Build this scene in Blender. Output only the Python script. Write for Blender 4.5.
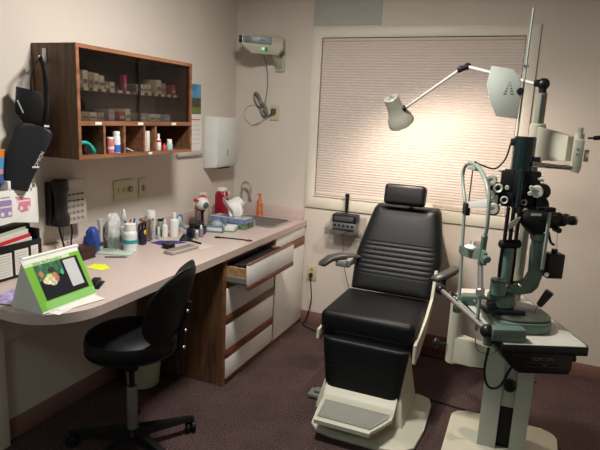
import bpy, bmesh, math, random
from mathutils import Vector, Matrix
random.seed(7)
PI = math.pi
sc = bpy.context.scene
for o in list(bpy.data.objects): bpy.data.objects.remove(o)
C = sc.collection

# ---------------- camera ----------------
cam_d = bpy.data.cameras.new('camera'); cam = bpy.data.objects.new('camera', cam_d); C.objects.link(cam)
F_ = Vector((-0.37504245, 0.90577581, -0.19726467)); R_ = Vector((0.91940432, 0.3906457, 0.04573441)); U_ = Vector((-0.11848571, 0.16421364, 0.97928291))
m = Matrix.Identity(4)
for i in range(3): m[i][0] = R_[i]; m[i][1] = U_[i]; m[i][2] = -F_[i]
m.translation = (2.0967, -3.6791, 1.5570); cam.matrix_world = m
cam_d.sensor_width = 36; cam_d.lens = 542.9 / 600 * 36; cam_d.clip_start = .05
sc.camera = cam
# ---------------- world, lights, exposure ----------------
w = bpy.data.worlds.new('world'); sc.world = w; w.use_nodes = True
w.node_tree.nodes['Background'].inputs[0].default_value = (.75, .85, 1, 1); w.node_tree.nodes['Background'].inputs[1].default_value = .02
def area(name, loc, size, energy, col, rot=(0, 0, 0), sy=None):
    l = bpy.data.lights.new(name, 'AREA'); l.shape = 'RECTANGLE'; l.size = size; l.size_y = sy or size; l.energy = energy; l.color = col
    o = bpy.data.objects.new(name, l); o.location = loc; o.rotation_euler = rot; C.objects.link(o); return o
area('ceiling_lamp_light', (1.15, -1.65, 2.485), .30, 46, (1, .965, .91))
area('rear_fill_light', (1.3, -4.4, 2.485), .5, 13, (.70, .97, 1))  # added cool fill behind the camera, not a known lamp
vs = sc.view_settings
vs.view_transform = 'Standard'; vs.look = 'None'; vs.exposure = 0.16; vs.gamma = 1; vs.use_curve_mapping = False

# ---------------- materials ----------------
MC = {}
def mat(name, col, rough=.5, metal=0, noise=0, nscale=8, bump=0, bscale=40, coat=0, emit=None, estr=0, alpha=1, spec=.5, trans=0):
    if name in MC: return MC[name]
    M = bpy.data.materials.new(name); M.use_nodes = True; nt = M.node_tree; b = nt.nodes['Principled BSDF']
    b.inputs['Base Color'].default_value = (*col, 1); b.inputs['Roughness'].default_value = rough; b.inputs['Metallic'].default_value = metal
    b.inputs['Coat Weight'].default_value = coat; b.inputs['Specular IOR Level'].default_value = spec
    b.inputs['Transmission Weight'].default_value = trans; b.inputs['Alpha'].default_value = alpha
    if emit: b.inputs['Emission Color'].default_value = (*emit, 1); b.inputs['Emission Strength'].default_value = estr
    tc = nt.nodes.new('ShaderNodeTexCoord')
    n = nt.nodes.new('ShaderNodeTexNoise'); n.inputs['Scale'].default_value = nscale; n.inputs['Detail'].default_value = 5
    nt.links.new(tc.outputs['Object'], n.inputs['Vector'])
    k = noise if noise else .05
    r = nt.nodes.new('ShaderNodeValToRGB'); e = r.color_ramp.elements
    e[0].position = .3; e[1].position = .7
    e[0].color = (*[max(0, c * (1 - k)) for c in col], 1); e[1].color = (*[min(1, c * (1 + k)) for c in col], 1)
    nt.links.new(n.outputs[0], r.inputs[0]); nt.links.new(r.outputs[0], b.inputs['Base Color'])
    if bump:
        n2 = nt.nodes.new('ShaderNodeTexNoise'); n2.inputs['Scale'].default_value = bscale; n2.inputs['Detail'].default_value = 3
        nt.links.new(tc.outputs['Object'], n2.inputs['Vector'])
        bp = nt.nodes.new('ShaderNodeBump'); bp.inputs['Strength'].default_value = bump; bp.inputs['Distance'].default_value = .003
        nt.links.new(n2.outputs[0], bp.inputs['Height']); nt.links.new(bp.outputs[0], b.inputs['Normal'])
    MC[name] = M; return M
def wood(name, c1, c2, axis='Z', rough=.45, sc_=1.0):
    M = bpy.data.materials.new(name); M.use_nodes = True; nt = M.node_tree; b = nt.nodes['Principled BSDF']
    tc = nt.nodes.new('ShaderNodeTexCoord'); mp = nt.nodes.new('ShaderNodeMapping')
    s = [14, 14, 14]; s['XYZ'.index(axis)] = 1.2; mp.inputs['Scale'].default_value = [v * sc_ for v in s]
    n = nt.nodes.new('ShaderNodeTexNoise'); n.inputs['Scale'].default_value = 3; n.inputs['Detail'].default_value = 6; n.inputs['Distortion'].default_value = .6
    r = nt.nodes.new('ShaderNodeValToRGB'); e = r.color_ramp.elements; e[0].position = .35; e[1].position = .65; e[0].color = (*c1, 1); e[1].color = (*c2, 1)
    nt.links.new(tc.outputs['Object'], mp.inputs[0]); nt.links.new(mp.outputs[0], n.inputs['Vector']); nt.links.new(n.outputs[0], r.inputs[0]); nt.links.new(r.outputs[0], b.inputs['Base Color'])
    b.inputs['Roughness'].default_value = rough; MC[name] = M; return M
def glass(name, tint, gloss=.08, rough=.02):
    M = bpy.data.materials.new(name); M.use_nodes = True; nt = M.node_tree; nt.nodes.clear()
    o = nt.nodes.new('ShaderNodeOutputMaterial'); t = nt.nodes.new('ShaderNodeBsdfTransparent'); g = nt.nodes.new('ShaderNodeBsdfGlossy'); mx = nt.nodes.new('ShaderNodeMixShader')
    f = nt.nodes.new('ShaderNodeLayerWeight'); f.inputs[0].default_value = .35; ma = nt.nodes.new('ShaderNodeMath'); ma.operation = 'MULTIPLY_ADD'; ma.inputs[1].default_value = .35; ma.inputs[1].default_value = min(.35, gloss * 5); ma.inputs[2].default_value = gloss
    t.inputs[0].default_value = (*tint, 1); g.inputs['Roughness'].default_value = rough; g.inputs[0].default_value = (.9, .9, .9, 1)
    nt.links.new(f.outputs[1], ma.inputs[0]); nt.links.new(ma.outputs[0], mx.inputs[0]); nt.links.new(t.outputs[0], mx.inputs[1]); nt.links.new(g.outputs[0], mx.inputs[2]); nt.links.new(mx.outputs[0], o.inputs[0])
    MC[name] = M; return M

m_wall = mat('wall_paint', (.56, .50, .44), .85, noise=.03, nscale=3, bump=.15, bscale=150)
m_ceil = mat('ceiling_paint', (.55, .52, .48), .9, bump=.2, bscale=90)
m_base = mat('mauve_vinyl', (.20, .105, .085), .5)
m_trim = mat('trim_paint', (.62, .58, .49), .5, noise=.03)
m_blind = mat('pleated_fabric', (.56, .48, .43), .8, noise=.01, nscale=60)
m_lam = mat('counter_laminate', (.50, .40, .36), .42, noise=.08, nscale=120)
m_wood = wood('walnut_laminate', (.07, .032, .016), (.17, .080, .038), 'Z')
m_woodh = wood('walnut_edge', (.13, .050, .022), (.26, .11, .05), 'Y')
m_oak = wood('pale_oak', (.28, .15, .06), (.45, .27, .12), 'Y')
m_redwood = wood('red_pull_wood', (.11, .032, .017), (.22, .075, .04), 'Y')
m_white = mat('white_laminate', (.72, .70, .67), .4)
m_cab_in = mat('cabinet_inside', (.045, .025, .018), .6)
m_vinyl = mat('black_vinyl', (.005, .0055, .0065), .44, noise=.1, bump=.25, bscale=260, spec=.22)
m_blackp = mat('black_plastic', (.008, .008, .009), .35, spec=.35)
m_mattb = mat('matt_black', (.005, .005, .006), .55, spec=.25)
m_cream = mat('cream_enamel', (.52, .50, .40), .35, noise=.03)
m_green = mat('green_enamel', (.105, .165, .132), .33, noise=.06)
m_lgreen = mat('pale_green_enamel', (.26, .31, .265), .35, noise=.06)
m_steel = mat('brushed_steel', (.62, .60, .58), .38, metal=1)
m_chrome = mat('chrome', (.8, .8, .8), .1, metal=1)
m_lamp = mat('lamp_enamel', (.36, .36, .30), .4)
m_whitep = mat('white_plastic', (.72, .71, .68), .4)
m_ivory = mat('ivory_plate', (.46, .43, .25), .4)
m_clear = glass('clear_plastic', (.95, .96, .96), .06)
m_glass = glass('window_glass', (.9, .95, .95), .06)
m_dglass = glass('smoked_glass', (.63, .61, .60), .012)
m_rubber = mat('grey_rubber', (.10, .10, .095), .7)
m_greyp = mat('grey_plastic', (.16, .165, .16), .5)
m_navy = mat('dark_teal_black', (.006, .016, .02), .25)
def P_(name, col, rough=.5, **k): return mat(name, col, rough, **k)

# carpet
def carpet():
    M = bpy.data.materials.new('carpet'); M.use_nodes = True; nt = M.node_tree; b = nt.nodes['Principled BSDF']
    tc = nt.nodes.new('ShaderNodeTexCoord')
    n = nt.nodes.new('ShaderNodeTexNoise'); n.inputs['Scale'].default_value = 110; n.inputs['Detail'].default_value = 4
    n2 = nt.nodes.new('ShaderNodeTexNoise'); n2.inputs['Scale'].default_value = 5; n2.inputs['Detail'].default_value = 2
    ad = nt.nodes.new('ShaderNodeMath'); ad.operation = 'MULTIPLY_ADD'; ad.inputs[1].default_value = .25
    r = nt.nodes.new('ShaderNodeValToRGB'); e = r.color_ramp.elements; e[0].position = .5; e[1].position = .8
    e[0].color = (.040, .025, .025, 1); e[1].color = (.105, .064, .058, 1)
    nt.links.new(tc.outputs['Object'], n.inputs['Vector']); nt.links.new(tc.outputs['Object'], n2.inputs['Vector'])
    nt.links.new(n2.outputs[0], ad.inputs[0]); nt.links.new(n.outputs[0], ad.inputs[2]); nt.links.new(ad.outputs[0], r.inputs[0]); nt.links.new(r.outputs[0], b.inputs['Base Color'])
    bp = nt.nodes.new('ShaderNodeBump'); bp.inputs['Strength'].default_value = .8; bp.inputs['Distance'].default_value = .006
    nt.links.new(n.outputs[0], bp.inputs['Height']); nt.links.new(bp.outputs[0], b.inputs['Normal']); b.inputs['Roughness'].default_value = .95; b.inputs['Specular IOR Level'].default_value = .1
    return M
m_carpet = carpet()

# ---------------- mesh toolkit ----------------
WM = {}
def frame(axis):
    a = Vector(axis).normalized(); t = Vector((0, 0, 1)) if abs(a.z) < .95 else Vector((1, 0, 0))
    x = t.cross(a).normalized(); y = a.cross(x); return Matrix((x, y, a)).transposed()
class MB:
    def __init__(s): s.bm = bmesh.new()
    def _new(s, verts, mi, M=None):
        fs = set()
        for v in verts:
            if M: v.co = M @ v.co
            for f in v.link_faces: fs.add(f)
        for f in fs: f.material_index = mi
    def box(s, a, b, mi=0, bev=0, seg=2, M=None):
        a = Vector(a); b = Vector(b); c = (a + b) / 2; d = b - a
        r = bmesh.ops.create_cube(s.bm, size=1)['verts']
        for v in r: v.co = Vector((v.co.x * d.x + c.x, v.co.y * d.y + c.y, v.co.z * d.z + c.z))
        if bev:
            es = {e for v in r for e in v.link_edges}
            q = bmesh.ops.bevel(s.bm, geom=list(es), offset=bev, segments=seg, affect='EDGES', profile=.5)
            r = list({v for f in q['faces'] for v in f.verts} | {v for v in r if v.is_valid})
            # gather connected
            st = [r[0]]; seen = {r[0]}
            while st:
                v = st.pop()
                for e in v.link_edges:
                    o = e.other_vert(v)
                    if o not in seen: seen.add(o); st.append(o)
            r = list(seen)
        s._new(r, mi, M); return s
    def lathe(s, prof, loc=(0, 0, 0), axis=(0, 0, 1), seg=24, mi=0, cap=True, sx=1, sy=1, M=None):
        fr = frame(axis); loc = Vector(loc); rings = []
        for (r, z) in prof:
            rings.append([s.bm.verts.new(loc + fr @ Vector((r * sx * math.cos(2 * PI * k / seg), r * sy * math.sin(2 * PI * k / seg), z))) for k in range(seg)])
        allv = [v for q in rings for v in q]
        for i in range(len(rings) - 1):
            for k in range(seg): s.bm.faces.new((rings[i][k], rings[i][(k + 1) % seg], rings[i + 1][(k + 1) % seg], rings[i + 1][k]))
        if cap: s.bm.faces.new(rings[0][::-1]); s.bm.faces.new(rings[-1])
        s._new(allv, mi, M); return s
    def cyl(s, p0, p1, r0, r1=None, seg=20, mi=0, bev=0, M=None):
        p0 = Vector(p0); p1 = Vector(p1); L = (p1 - p0).length; r1 = r0 if r1 is None else r1
        pr = [(r0 - bev, 0), (r0, bev), (r1, L - bev), (r1 - bev, L)] if bev else [(r0, 0), (r1, L)]
        return s.lathe(pr, p0, p1 - p0, seg, mi, M=M)
    def sph(s, c, r, mi=0, sz=1, seg=20, M=None):
        q = bmesh.ops.create_uvsphere(s.bm, u_segments=seg, v_segments=max(8, seg // 2), radius=1)['verts']
        rr = r if isinstance(r, (tuple, list)) else (r, r, r * sz)
        for v in q: v.co = Vector((v.co.x * rr[0] + c[0], v.co.y * rr[1] + c[1], v.co.z * rr[2] + c[2]))
        s._new(q, mi, M); return s
    def tube(s, pts, r, seg=10, mi=0, smooth=True, sub=6, M=None, flat=1.0):
        P = [Vector(p) for p in pts]; R = r if isinstance(r, (list, tuple)) else [r] * len(P)
        if smooth and len(P) > 2:
            Q = []; RR = []
            for i in range(len(P) - 1):
                p0 = P[max(i - 1, 0)]; p1 = P[i]; p2 = P[i + 1]; p3 = P[min(i + 2, len(P) - 1)]
                for k in range(sub):
                    t = k / sub; Q.append(.5 * ((2 * p1) + (-p0 + p2) * t + (2 * p0 - 5 * p1 + 4 * p2 - p3) * t * t + (-p0 + 3 * p1 - 3 * p2 + p3) * t ** 3)); RR.append(R[i] * (1 - t) + R[i + 1] * t)
            Q.append(P[-1]); RR.append(R[-1]); P = Q; R = RR
        T = [(P[min(i + 1, len(P) - 1)] - P[max(i - 1, 0)]).normalized() for i in range(len(P))]
        n = T[0].orthogonal().normalized(); rings = []
        for i, p in enumerate(P):
            n = (n - T[i] * n.dot(T[i])).normalized(); b = T[i].cross(n)
            rings.append([s.bm.verts.new(p + (n * math.cos(2 * PI * k / seg) + b * math.sin(2 * PI * k / seg) * flat) * R[i]) for k in range(seg)])
        for i in range(len(rings) - 1):
            for k in range(seg): s.bm.faces.new((rings[i][k], rings[i][(k + 1) % seg], rings[i + 1][(k + 1) % seg], rings[i + 1][k]))
        s.bm.faces.new(rings[0][::-1]); s.bm.faces.new(rings[-1])
        s._new([v for q in rings for v in q], mi, M); return s
    def prism(s, poly, o, ex, ey, n, d, mi=0, bev=0, M=None):
        o = Vector(o); ex = Vector(ex); ey = Vector(ey); n = Vector(n)
        A = [s.bm.verts.new(o + ex * p[0] + ey * p[1]) for p in poly]; B = [s.bm.verts.new(v.co + n * d) for v in A]
        fa = s.bm.faces.new(A); fb = s.bm.faces.new(B[::-1])
        for i in range(len(A)): j = (i + 1) % len(A); s.bm.faces.new((A[j], A[i], B[i], B[j]))
        vs = A + B
        if bev:
            es = list(set(fa.edges) | set(fb.edges)); q = bmesh.ops.bevel(s.bm, geom=es, offset=bev, segments=2, affect='EDGES', profile=.5)
            seed = q['faces'][0].verts[0]; st = [seed]; seen = {seed}
            while st:
                v = st.pop()
                for e in v.link_edges:
                    ov = e.other_vert(v)
                    if ov not in seen: seen.add(ov); st.append(ov)
            vs = list(seen)
        s._new(vs, mi, M); return s
    def loft(s, sections, mi=0, cap=True, M=None):
        R = [[s.bm.verts.new(Vector(p)) for p in q] for q in sections]; n = len(R[0])
        for i in range(len(R) - 1):
            for k in range(n): s.bm.faces.new((R[i][k], R[i][(k + 1) % n], R[i + 1][(k + 1) % n], R[i + 1][k]))
        if cap: s.bm.faces.new(R[0][::-1]); s.bm.faces.new(R[-1])
        s._new([v for q in R for v in q], mi, M); return s
    def grid(s, fn, nu, nv, mi=0):
        V = [[s.bm.verts.new(Vector(fn(i / nu, j / nv))) for j in range(nv + 1)] for i in range(nu + 1)]
        for i in range(nu):
            for j in range(nv):
                f = s.bm.faces.new((V[i][j], V[i + 1][j], V[i + 1][j + 1], V[i][j + 1])); f.material_index = mi
        return s
    def build(s, name, mats, parent=None, world=False, ang=38, solid=0):
        bm = s.bm
        bmesh.ops.recalc_face_normals(bm, faces=bm.faces)
        if world and parent is not None: bmesh.ops.transform(bm, matrix=WM[parent.name_full].inverted(), verts=bm.verts)
        for f in bm.faces: f.smooth = True
        for e in bm.edges:
            if len(e.link_faces) == 2 and e.calc_face_angle(0) > math.radians(ang): e.smooth = False
        me = bpy.data.meshes.new(name); bm.to_mesh(me); bm.free()
        for q in (mats if isinstance(mats, (list, tuple)) else [mats]): me.materials.append(q)
        o = bpy.data.objects.new(name, me); C.objects.link(o)
        if parent is not None: o.parent = parent; WM[o.name_full] = WM[parent.name_full]
        else: WM[o.name_full] = Matrix.Identity(4)
        if solid:
            md = o.modifiers.new('solid', 'SOLIDIFY'); md.thickness = solid; md.offset = 0
        return o
def thing(name, label, cat, loc=(0, 0, 0), rz=0, group=None):
    o = bpy.data.objects.new(name, None); C.objects.link(o); o.location = loc; o.rotation_euler = (0, 0, rz); o.empty_display_size = .05
    WM[o.name_full] = Matrix.Translation(loc) @ Matrix.Rotation(rz, 4, 'Z'); return tag(o, label, cat, group)
def tag(o, label, cat, group=None):
    o['label'] = label; o['category'] = cat
    if group: o['group'] = group
    return o
def struct(o, label=None):
    o['kind'] = 'structure'
    if label: o['label'] = label
    return o
def text(s, size, name, material, parent, M, ext=.0004):
    cu = bpy.data.curves.new('t', 'FONT'); cu.body = s; cu.size = size; cu.extrude = ext; cu.align_x = 'CENTER'; cu.align_y = 'CENTER'
    t = bpy.data.objects.new('t', cu); C.objects.link(t); bpy.context.view_layer.update()
    me = bpy.data.meshes.new_from_object(t.evaluated_get(bpy.context.evaluated_depsgraph_get())); bpy.data.objects.remove(t)
    me.transform(M); me.materials.clear(); me.materials.append(material)
    me.transform(WM[parent.name_full].inverted())
    o = bpy.data.objects.new(name, me); C.objects.link(o); o.parent = parent; WM[o.name_full] = WM[parent.name_full]; return o
def basis(o, ex, ey):
    ex = Vector(ex).normalized(); n = ex.cross(Vector(ey)).normalized(); ey = n.cross(ex)
    M = Matrix.Identity(4)
    for i in range(3): M[i][0] = ex[i]; M[i][1] = ey[i]; M[i][2] = n[i]; M[i][3] = o[i]
    return M
def rrect(x0, y0, x1, y1, r, n=6):
    out = []
    for cx, cy, a0 in ((x1 - r, y1 - r, 0), (x0 + r, y1 - r, 90), (x0 + r, y0 + r, 180), (x1 - r, y0 + r, 270)):
        for k in range(n + 1):
            a = math.radians(a0 + 90 * k / n); out.append((cx + r * math.cos(a), cy + r * math.sin(a)))
    return out
X, Y, Z = (1, 0, 0), (0, 1, 0), (0, 0, 1)

# ================= SETTING =================
RX, RY, RZ = 3.3, -5.6, 2.52
struct(MB().box((-.1, RY, -.1), (RX, 0.1, 0)).build('floor', m_carpet))
struct(MB().box((-.1, RY, RZ), (RX, .1, RZ + .1)).build('ceiling', m_ceil))
struct(MB().box((-.1, RY, 0), (0, .1, RZ)).build('wall_left', m_wall))
struct(MB().box((RX, RY, 0), (RX + .1, .1, RZ)).build('wall_right', m_wall))
struct(MB().box((-.1, RY - .1, 0), (RX + .1, RY, RZ)).build('wall_front', m_wall))
wL, wR, wB, wT = .676, 1.992, .993, 2.092
b = MB()
b.box((0, 0, 0), (wL, .12, RZ)).box((wR, 0, 0), (RX, .12, RZ)).box((wL, 0, 0), (wR, .12, wB)).box((wL, 0, wT), (wR, .12, RZ))
struct(b.build('wall_back', m_wall))
# baseboards
struct(MB().box((0, -2.09, 0), (.012, -1.165, .10), bev=.003).build('baseboard_left', m_base))
struct(MB().box((.61, -.012, 0), (RX, 0, .10), bev=.003).build('baseboard_back', m_base))
struct(MB().box((RX - .012, RY, 0), (RX, -.013, .10), bev=.003).build('baseboard_right', m_base))
# window
win = struct(MB().box((wL, .05, wB), (wR, .10, wB + .03)).box((wL, .05, wT - .03), (wR, .10, wT)).box((wL, .05, wB), (wL + .03, .10, wT)).box((wR - .03, .05, wB), (wR, .10, wT)).box((1.32, .055, wB), (1.35, .095, wT)).build('window_1', m_trim))
MB().box((wL + .03, .07, wB + .03), (wR - .03, .076, wT - .03)).build('window_pane', m_glass, win)
b = MB()
# moulded casing: one mitred profile swept round the opening
prof_c = [(0, 0), (0, -.012), (.010, -.017), (.026, -.020), (.048, -.018), (.062, -.012), (.070, -.008), (.070, 0)]
def ring(f, y):
    tl = .070
    k = f / .070
    return [(.606 + k * (wL - .606), y, .902 + k * (wB - .902)), (2.0675 - k * (2.0675 - wR), y, .902 + k * (wB - .902)), (2.0675 - k * (2.0675 - wR), y, 2.155 - k * (2.155 - wT)), (.606 + k * (wL - .606), y, 2.155 - k * (2.155 - wT))]
b.loft([ring(f, y) for f, y in prof_c], cap=False)
struct(b.build('window_trim', m_trim, win))
MB().box((wL, -.02, wB - .004), (wR, .05, wB + .004)).build('window_sill', m_trim, win)
# pleated shade
t = thing('pleated_shade', 'beige pleated window shade pulled down over the whole window', 'blind', ((wL + wR) / 2, .02, wT))
b = MB(); n = 58; z0, z1 = wB + .022, wT - .020; pr = []
for i in range(2 * n + 1): pr.append((.010 + (.0032 if i % 2 else 0), z0 + (z1 - z0) * i / (2 * n)))
b.grid(lambda u, v: (wL + .004 + u * (wR - wL - .008), pr[round(v * 2 * n)][0], pr[round(v * 2 * n)][1]), 1, 2 * n)
b.build('pleats', m_blind, t, True, ang=5)
MB().box((wL + .003, .004, z1 - .002), (wR - .003, .026, wT - .004), bev=.003).build('head_rail', m_blind, t, True)
MB().box((wL + .004, .002, z0 - .016), (wR - .004, .024, z0 + .002), bev=.003).build('bottom_rail', m_blind, t, True)
# desk end post and support cleat
struct(MB().box((0, -2.16, 0), (.045, -2.092, .755), bev=.003).build('trim_1', m_trim))
# ceiling fixtures (chair lamp overhead; rear one an added unseen fill)
for nm, lb, (x, y), s in (('ceiling_light', 'square ceiling light above the exam chair', (1.15, -1.65), .2), ('ceiling_light', 'added square fill light out of view at the room rear', (1.3, -4.4), .28)):
    t = thing(nm, lb, 'ceiling light', (x, y, RZ))
    MB().box((x - s, y - s, RZ - .025), (x + s, y - s + .02, RZ)).box((x - s, y + s - .02, RZ - .025), (x + s, y + s, RZ)).box((x - s, y - s, RZ - .025), (x - s + .02, y + s, RZ)).box((x + s - .02, y - s, RZ - .025), (x + s, y + s, RZ)).build('fixture_frame', m_whitep, t, True)
    MB().box((x - s + .02, y - s + .02, RZ - .012), (x + s - .02, y + s - .02, RZ - .002)).build('diffuser', mat('diffuser_glow', (.9, .88, .8), .5, emit=(1, .9, .75), estr=2), t, True)
# grey patch over the window, built as a thin slab
tag(MB().box((.607, -.006, 2.172), (1.087, 0, 2.515)).build('wall_patch', P_('patch_grey', (.37, .37, .34), .7)), 'flat grey rectangular patch on the wall above window corner', 'panel')

# ================= COUNTER AND CABINETS =================
H = .80
b = MB(); TH = .04
sx0, sx1, sy0, sy1 = .17, .545, -.415, -.085
arc = [(.63 - .22 + .22 * math.cos(a), -2.335 + .22 + .22 * math.sin(a)) for a in [math.radians(-90 + 90 * k / 10) for k in range(11)]]
poly = [(.003, sy0), (.003, -2.335)] + arc + [(.63, sy0)]
b.prism(poly, (0, 0, H - TH), X, Y, Z, TH)
b.box((.003, sy0, H - TH), (sx0, -.003, H)).box((sx1, sy0, H - TH), (.63, -.003, H)).box((sx0, sy1, H - TH), (sx1, -.003, H))
counter = tag(b.build('countertop', m_lam), 'long pinkish beige laminate countertop with rounded end along left wall', 'countertop')
bsp = MB().box((.003, -2.1, H + .0005), (.022, -.022, .892), bev=.002).box((.003, -.022, H + .0005), (.606, -.003, .888), bev=.002).build('trim_2', m_lam)
struct(bsp, 'laminate backsplash along both walls')
struct(MB().box((.003, -2.088, .50), (.022, -1.19, H - TH - .0005)).build('trim_3', m_trim), 'beige wall cleat under the countertop')

# sink
t = thing('sink', 'stainless steel sink set in the right end of the countertop', 'sink', ((sx0 + sx1) / 2, (sy0 + sy1) / 2, H))
b = MB(); o_ = rrect(sx0 - .008, sy0 - .008, sx1 + .008, sy1 + .008, .03); i1 = rrect(sx0 + .012, sy0 + .012, sx1 - .012, sy1 - .012, .04); i2 = rrect(sx0 + .03, sy0 + .03, sx1 - .03, sy1 - .03, .04)
b.loft([[(x, y, H + .0015) for x, y in o_], [(x, y, H + .004) for x, y in i1], [(x, y, H - .03) for x, y in i1], [(x, y, H - .14) for x, y in i2]], cap=False)
b.bm.faces.new([b.bm.verts.new((x, y, H - .14)) for x, y in i2])
b.build('basin', m_steel, t, True)
MB().lathe([(.0, 0), (.03, 0), (.034, .003), (.02, .004), (.0, .003)], ((sx0 + sx1) / 2, (sy0 + sy1) / 2, H - .139), cap=False).build('drain', m_chrome, t, True)
# faucet
fx, fy = .105, -.06
t = thing('faucet', 'chrome gooseneck faucet behind the sink', 'faucet', (fx, fy, H))
MB().lathe([(.026, 0), (.026, .008), (.014, .03), (.012, .05)], (fx, fy, H)).build('base', m_chrome, t, True)
MB().tube([(fx, fy, H + .04), (fx, fy, H + .18), (fx + .008, fy - .003, H + .225), (fx + .04, fy - .01, H + .245), (fx + .075, fy - .02, H + .228), (fx + .09, fy - .026, H + .185)], .009, 12).build('spout', m_chrome, t, True)
MB().cyl((fx + .088, fy - .026, H + .195), (fx + .092, fy - .026, H + .165), .012).build('nozzle', m_chrome, t, True)
MB().cyl((fx + .0, fy - .0, H + .045), (fx + .03, fy - .03, H + .055), .008).sph((fx + .034, fy - .034, H + .057), .014).build('handle', m_chrome, t, True)

# base cabinets
U = .604
def cab_drawer(y0, y1, z0, z1, name, par, out=0, strip=.05):
    xf = U + out
    d = MB().box((xf, y0 + .004, z0 + strip), (xf + .018, y1 - .004, z1), bev=.0015).build(name, m_white, par, True)
    MB().box((xf, y0 + .004, z0), (xf + .020, y1 - .004, z0 + strip - .001), bev=.002).build('finger_pull', m_redwood, d, True)
    return d
ya, yb = -1.163, -.512
t = thing('drawer_cabinet', 'walnut and white drawer cabinet with its top drawer pulled open', 'cabinet', (.3, (ya + yb) / 2, 0))
b = MB().box((.022, ya, 0), (U, ya + .018, H - TH)).box((.022, yb - .014, .0), (U - .002, yb, H - TH)).box((.022, ya + .018, .03), (U - .02, yb - .014, .05)).box((.022, ya + .018, .05), (.03, yb - .014, H - TH))
b.build('carcass', m_wood, t, True)
MB().box((U - .001, ya, 0), (U + .016, ya + .018, H - TH - .012)).box((U - .02, ya + .018, 0), (U + .004, yb, .034)).box((U - .02, yb - .012, 0.03), (U + .006, yb, H - TH - .012)).box((U - .03, ya + .018, .735), (U, yb - .012, .757)).box((U - .03, ya + .018, .583), (U - .001, yb - .012, .597)).build('face_edge', m_woodh, t, True)
y0, y1 = ya + .02, yb - .012
cab_drawer(y0, y1, .378, .583, 'drawer_front', t); cab_drawer(y0, y1, .170, .370, 'drawer_front', t, 0); cab_drawer(y0, y1, .036, .162, 'drawer_front', t, strip=.006)
ox = .135
d = cab_drawer(y0, y1, .598, .742, 'open_drawer', t, ox, strip=.028)
b = MB().box((.12, y0 + .012, .62), (U + ox, y0 + .026, .715)).box((.12, y1 - .026, .62), (U + ox, y1 - .012, .715)).box((.12, y0 + .012, .62), (.134, y1 - .012, .715)).box((.134, y0 + .026, .622), (U + ox, y1 - .026, .63))
b.build('drawer_box', m_oak, d, True)
MB().box((U - .25, y0 + .002, .632), (U + ox - .004, y0 + .011, .662)).build('drawer_slide', m_greyp, d, True)
MB().box((U + ox - .001, y0 + .003, .7425), (U + ox + .019, y1 - .003, .747)).build('top_edge', m_redwood, d, True)
bb = MB()
for k in range(9): bb.box((.30 + .045 * k, y0 + .05, .631), (.335 + .045 * k, y1 - .05, .70 + .01 * (k % 3)), bev=.004)
tag(bb.build('trial_lens_tray', P_('dark_blue_black', (.005, .006, .008), .5)), 'black lens tray lying inside the open drawer', 'tray')

ya2, yb2 = -.510, -.014
t = thing('sink_cabinet', 'white cabinet with tall door and walnut pull strip below sink', 'cabinet', (.3, -.26, 0))
MB().box((.022, ya2, 0), (U - .02, ya2 + .016, H - TH)).box((.022, yb2 - .016, 0), (U - .002, yb2, H - TH)).box((.022, ya2, .03), (U - .02, yb2, .046)).box((.022, ya2, .05), (.03, yb2, H - TH)).build('carcass', m_wood, t, True)
MB().box((U - .02, ya2, 0), (U + .004, yb2, .034)).build('toe_rail', m_woodh, t, True)
MB().box((U, ya2 + .004, .685), (U + .018, yb2 - .004, .752), bev=.0015).build('false_front', m_white, t, True)
MB().box((U - .004, ya2 + .004, .622), (U + .020, yb2 - .004, .683), bev=.002).build('pull_strip', m_redwood, t, True)
MB().box((U, ya2 + .004, .036), (U + .018, yb2 - .004, .620), bev=.0015).build('door', m_white, t, True)

# ================= WALL CABINET =================
cx1, cy0, cy1, cz0, cz1 = .259, -1.832, -.961, 1.32, 1.819
t = thing('wall_cabinet', 'walnut wall cabinet with smoked sliding glass doors over five cubbyholes', 'cabinet', (.0, -1.4, cz0)); wc = t
th = .017; zr = 1.473
b = MB().box((.003, cy0, cz0), (cx1 - .004, cy0 + th, cz1)).box((.003, cy1 - th, cz0), (cx1 - .004, cy1, cz1)).box((.003, cy0 + th, cz1 - th), (cx1 - .004, cy1 - th, cz1)).box((.003, cy0 + th, cz0), (cx1 - .004, cy1 - th, cz0 + th)).box((.003, cy0 + th, zr), (cx1 - .004, cy1 - th, zr + .016))
b.build('carcass', m_wood, t, True)
MB().box((.003, cy0 + th, cz0 + th), (.010, cy1 - th, cz1 - th)).build('back_panel', m_cab_in, t, True)
b = MB().box((cx1 - .004, cy0, cz0), (cx1, cy0 + th, cz1)).box((cx1 - .004, cy1 - th, cz0), (cx1, cy1, cz1)).box((cx1 - .004, cy0 + th, cz1 - th), (cx1, cy1 - th, cz1)).box((cx1 - .004, cy0 + th, cz0), (cx1, cy1 - th, cz0 + th)).box((cx1 - .006, cy0 + th, zr - .003), (cx1, cy1 - th, zr + .018))
divs = [-1.672, -1.535, -1.385, -1.293]
b.build('edge_band', m_woodh, t, True)
for y in divs: MB().box((.010, y - .007, cz0 + th), (cx1, y + .007, zr)).build('divider', m_woodh, t, True)
MB().box((.010, cy0 + th, 1.625), (cx1 - .05, cy1 - th, 1.637)).build('glass_shelf', m_wood, t, True)
for (a_, b_, x_) in ((cy0 + th, -1.385, .232), (-1.41, cy1 - th, .242)):
    d = MB().box((x_, a_, zr + .018), (x_ + .005, b_, cz1 - th)).build('sliding_door', m_dglass, t, True)
    MB().box((x_ - .001, b_ - .012, zr + .018), (x_ + .006, b_, cz1 - th)).build('door_edge', m_mattb, d, True) if x_ < .24 else None
m_paper = P_('white_paper', (.66, .64, .60), .7)
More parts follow.
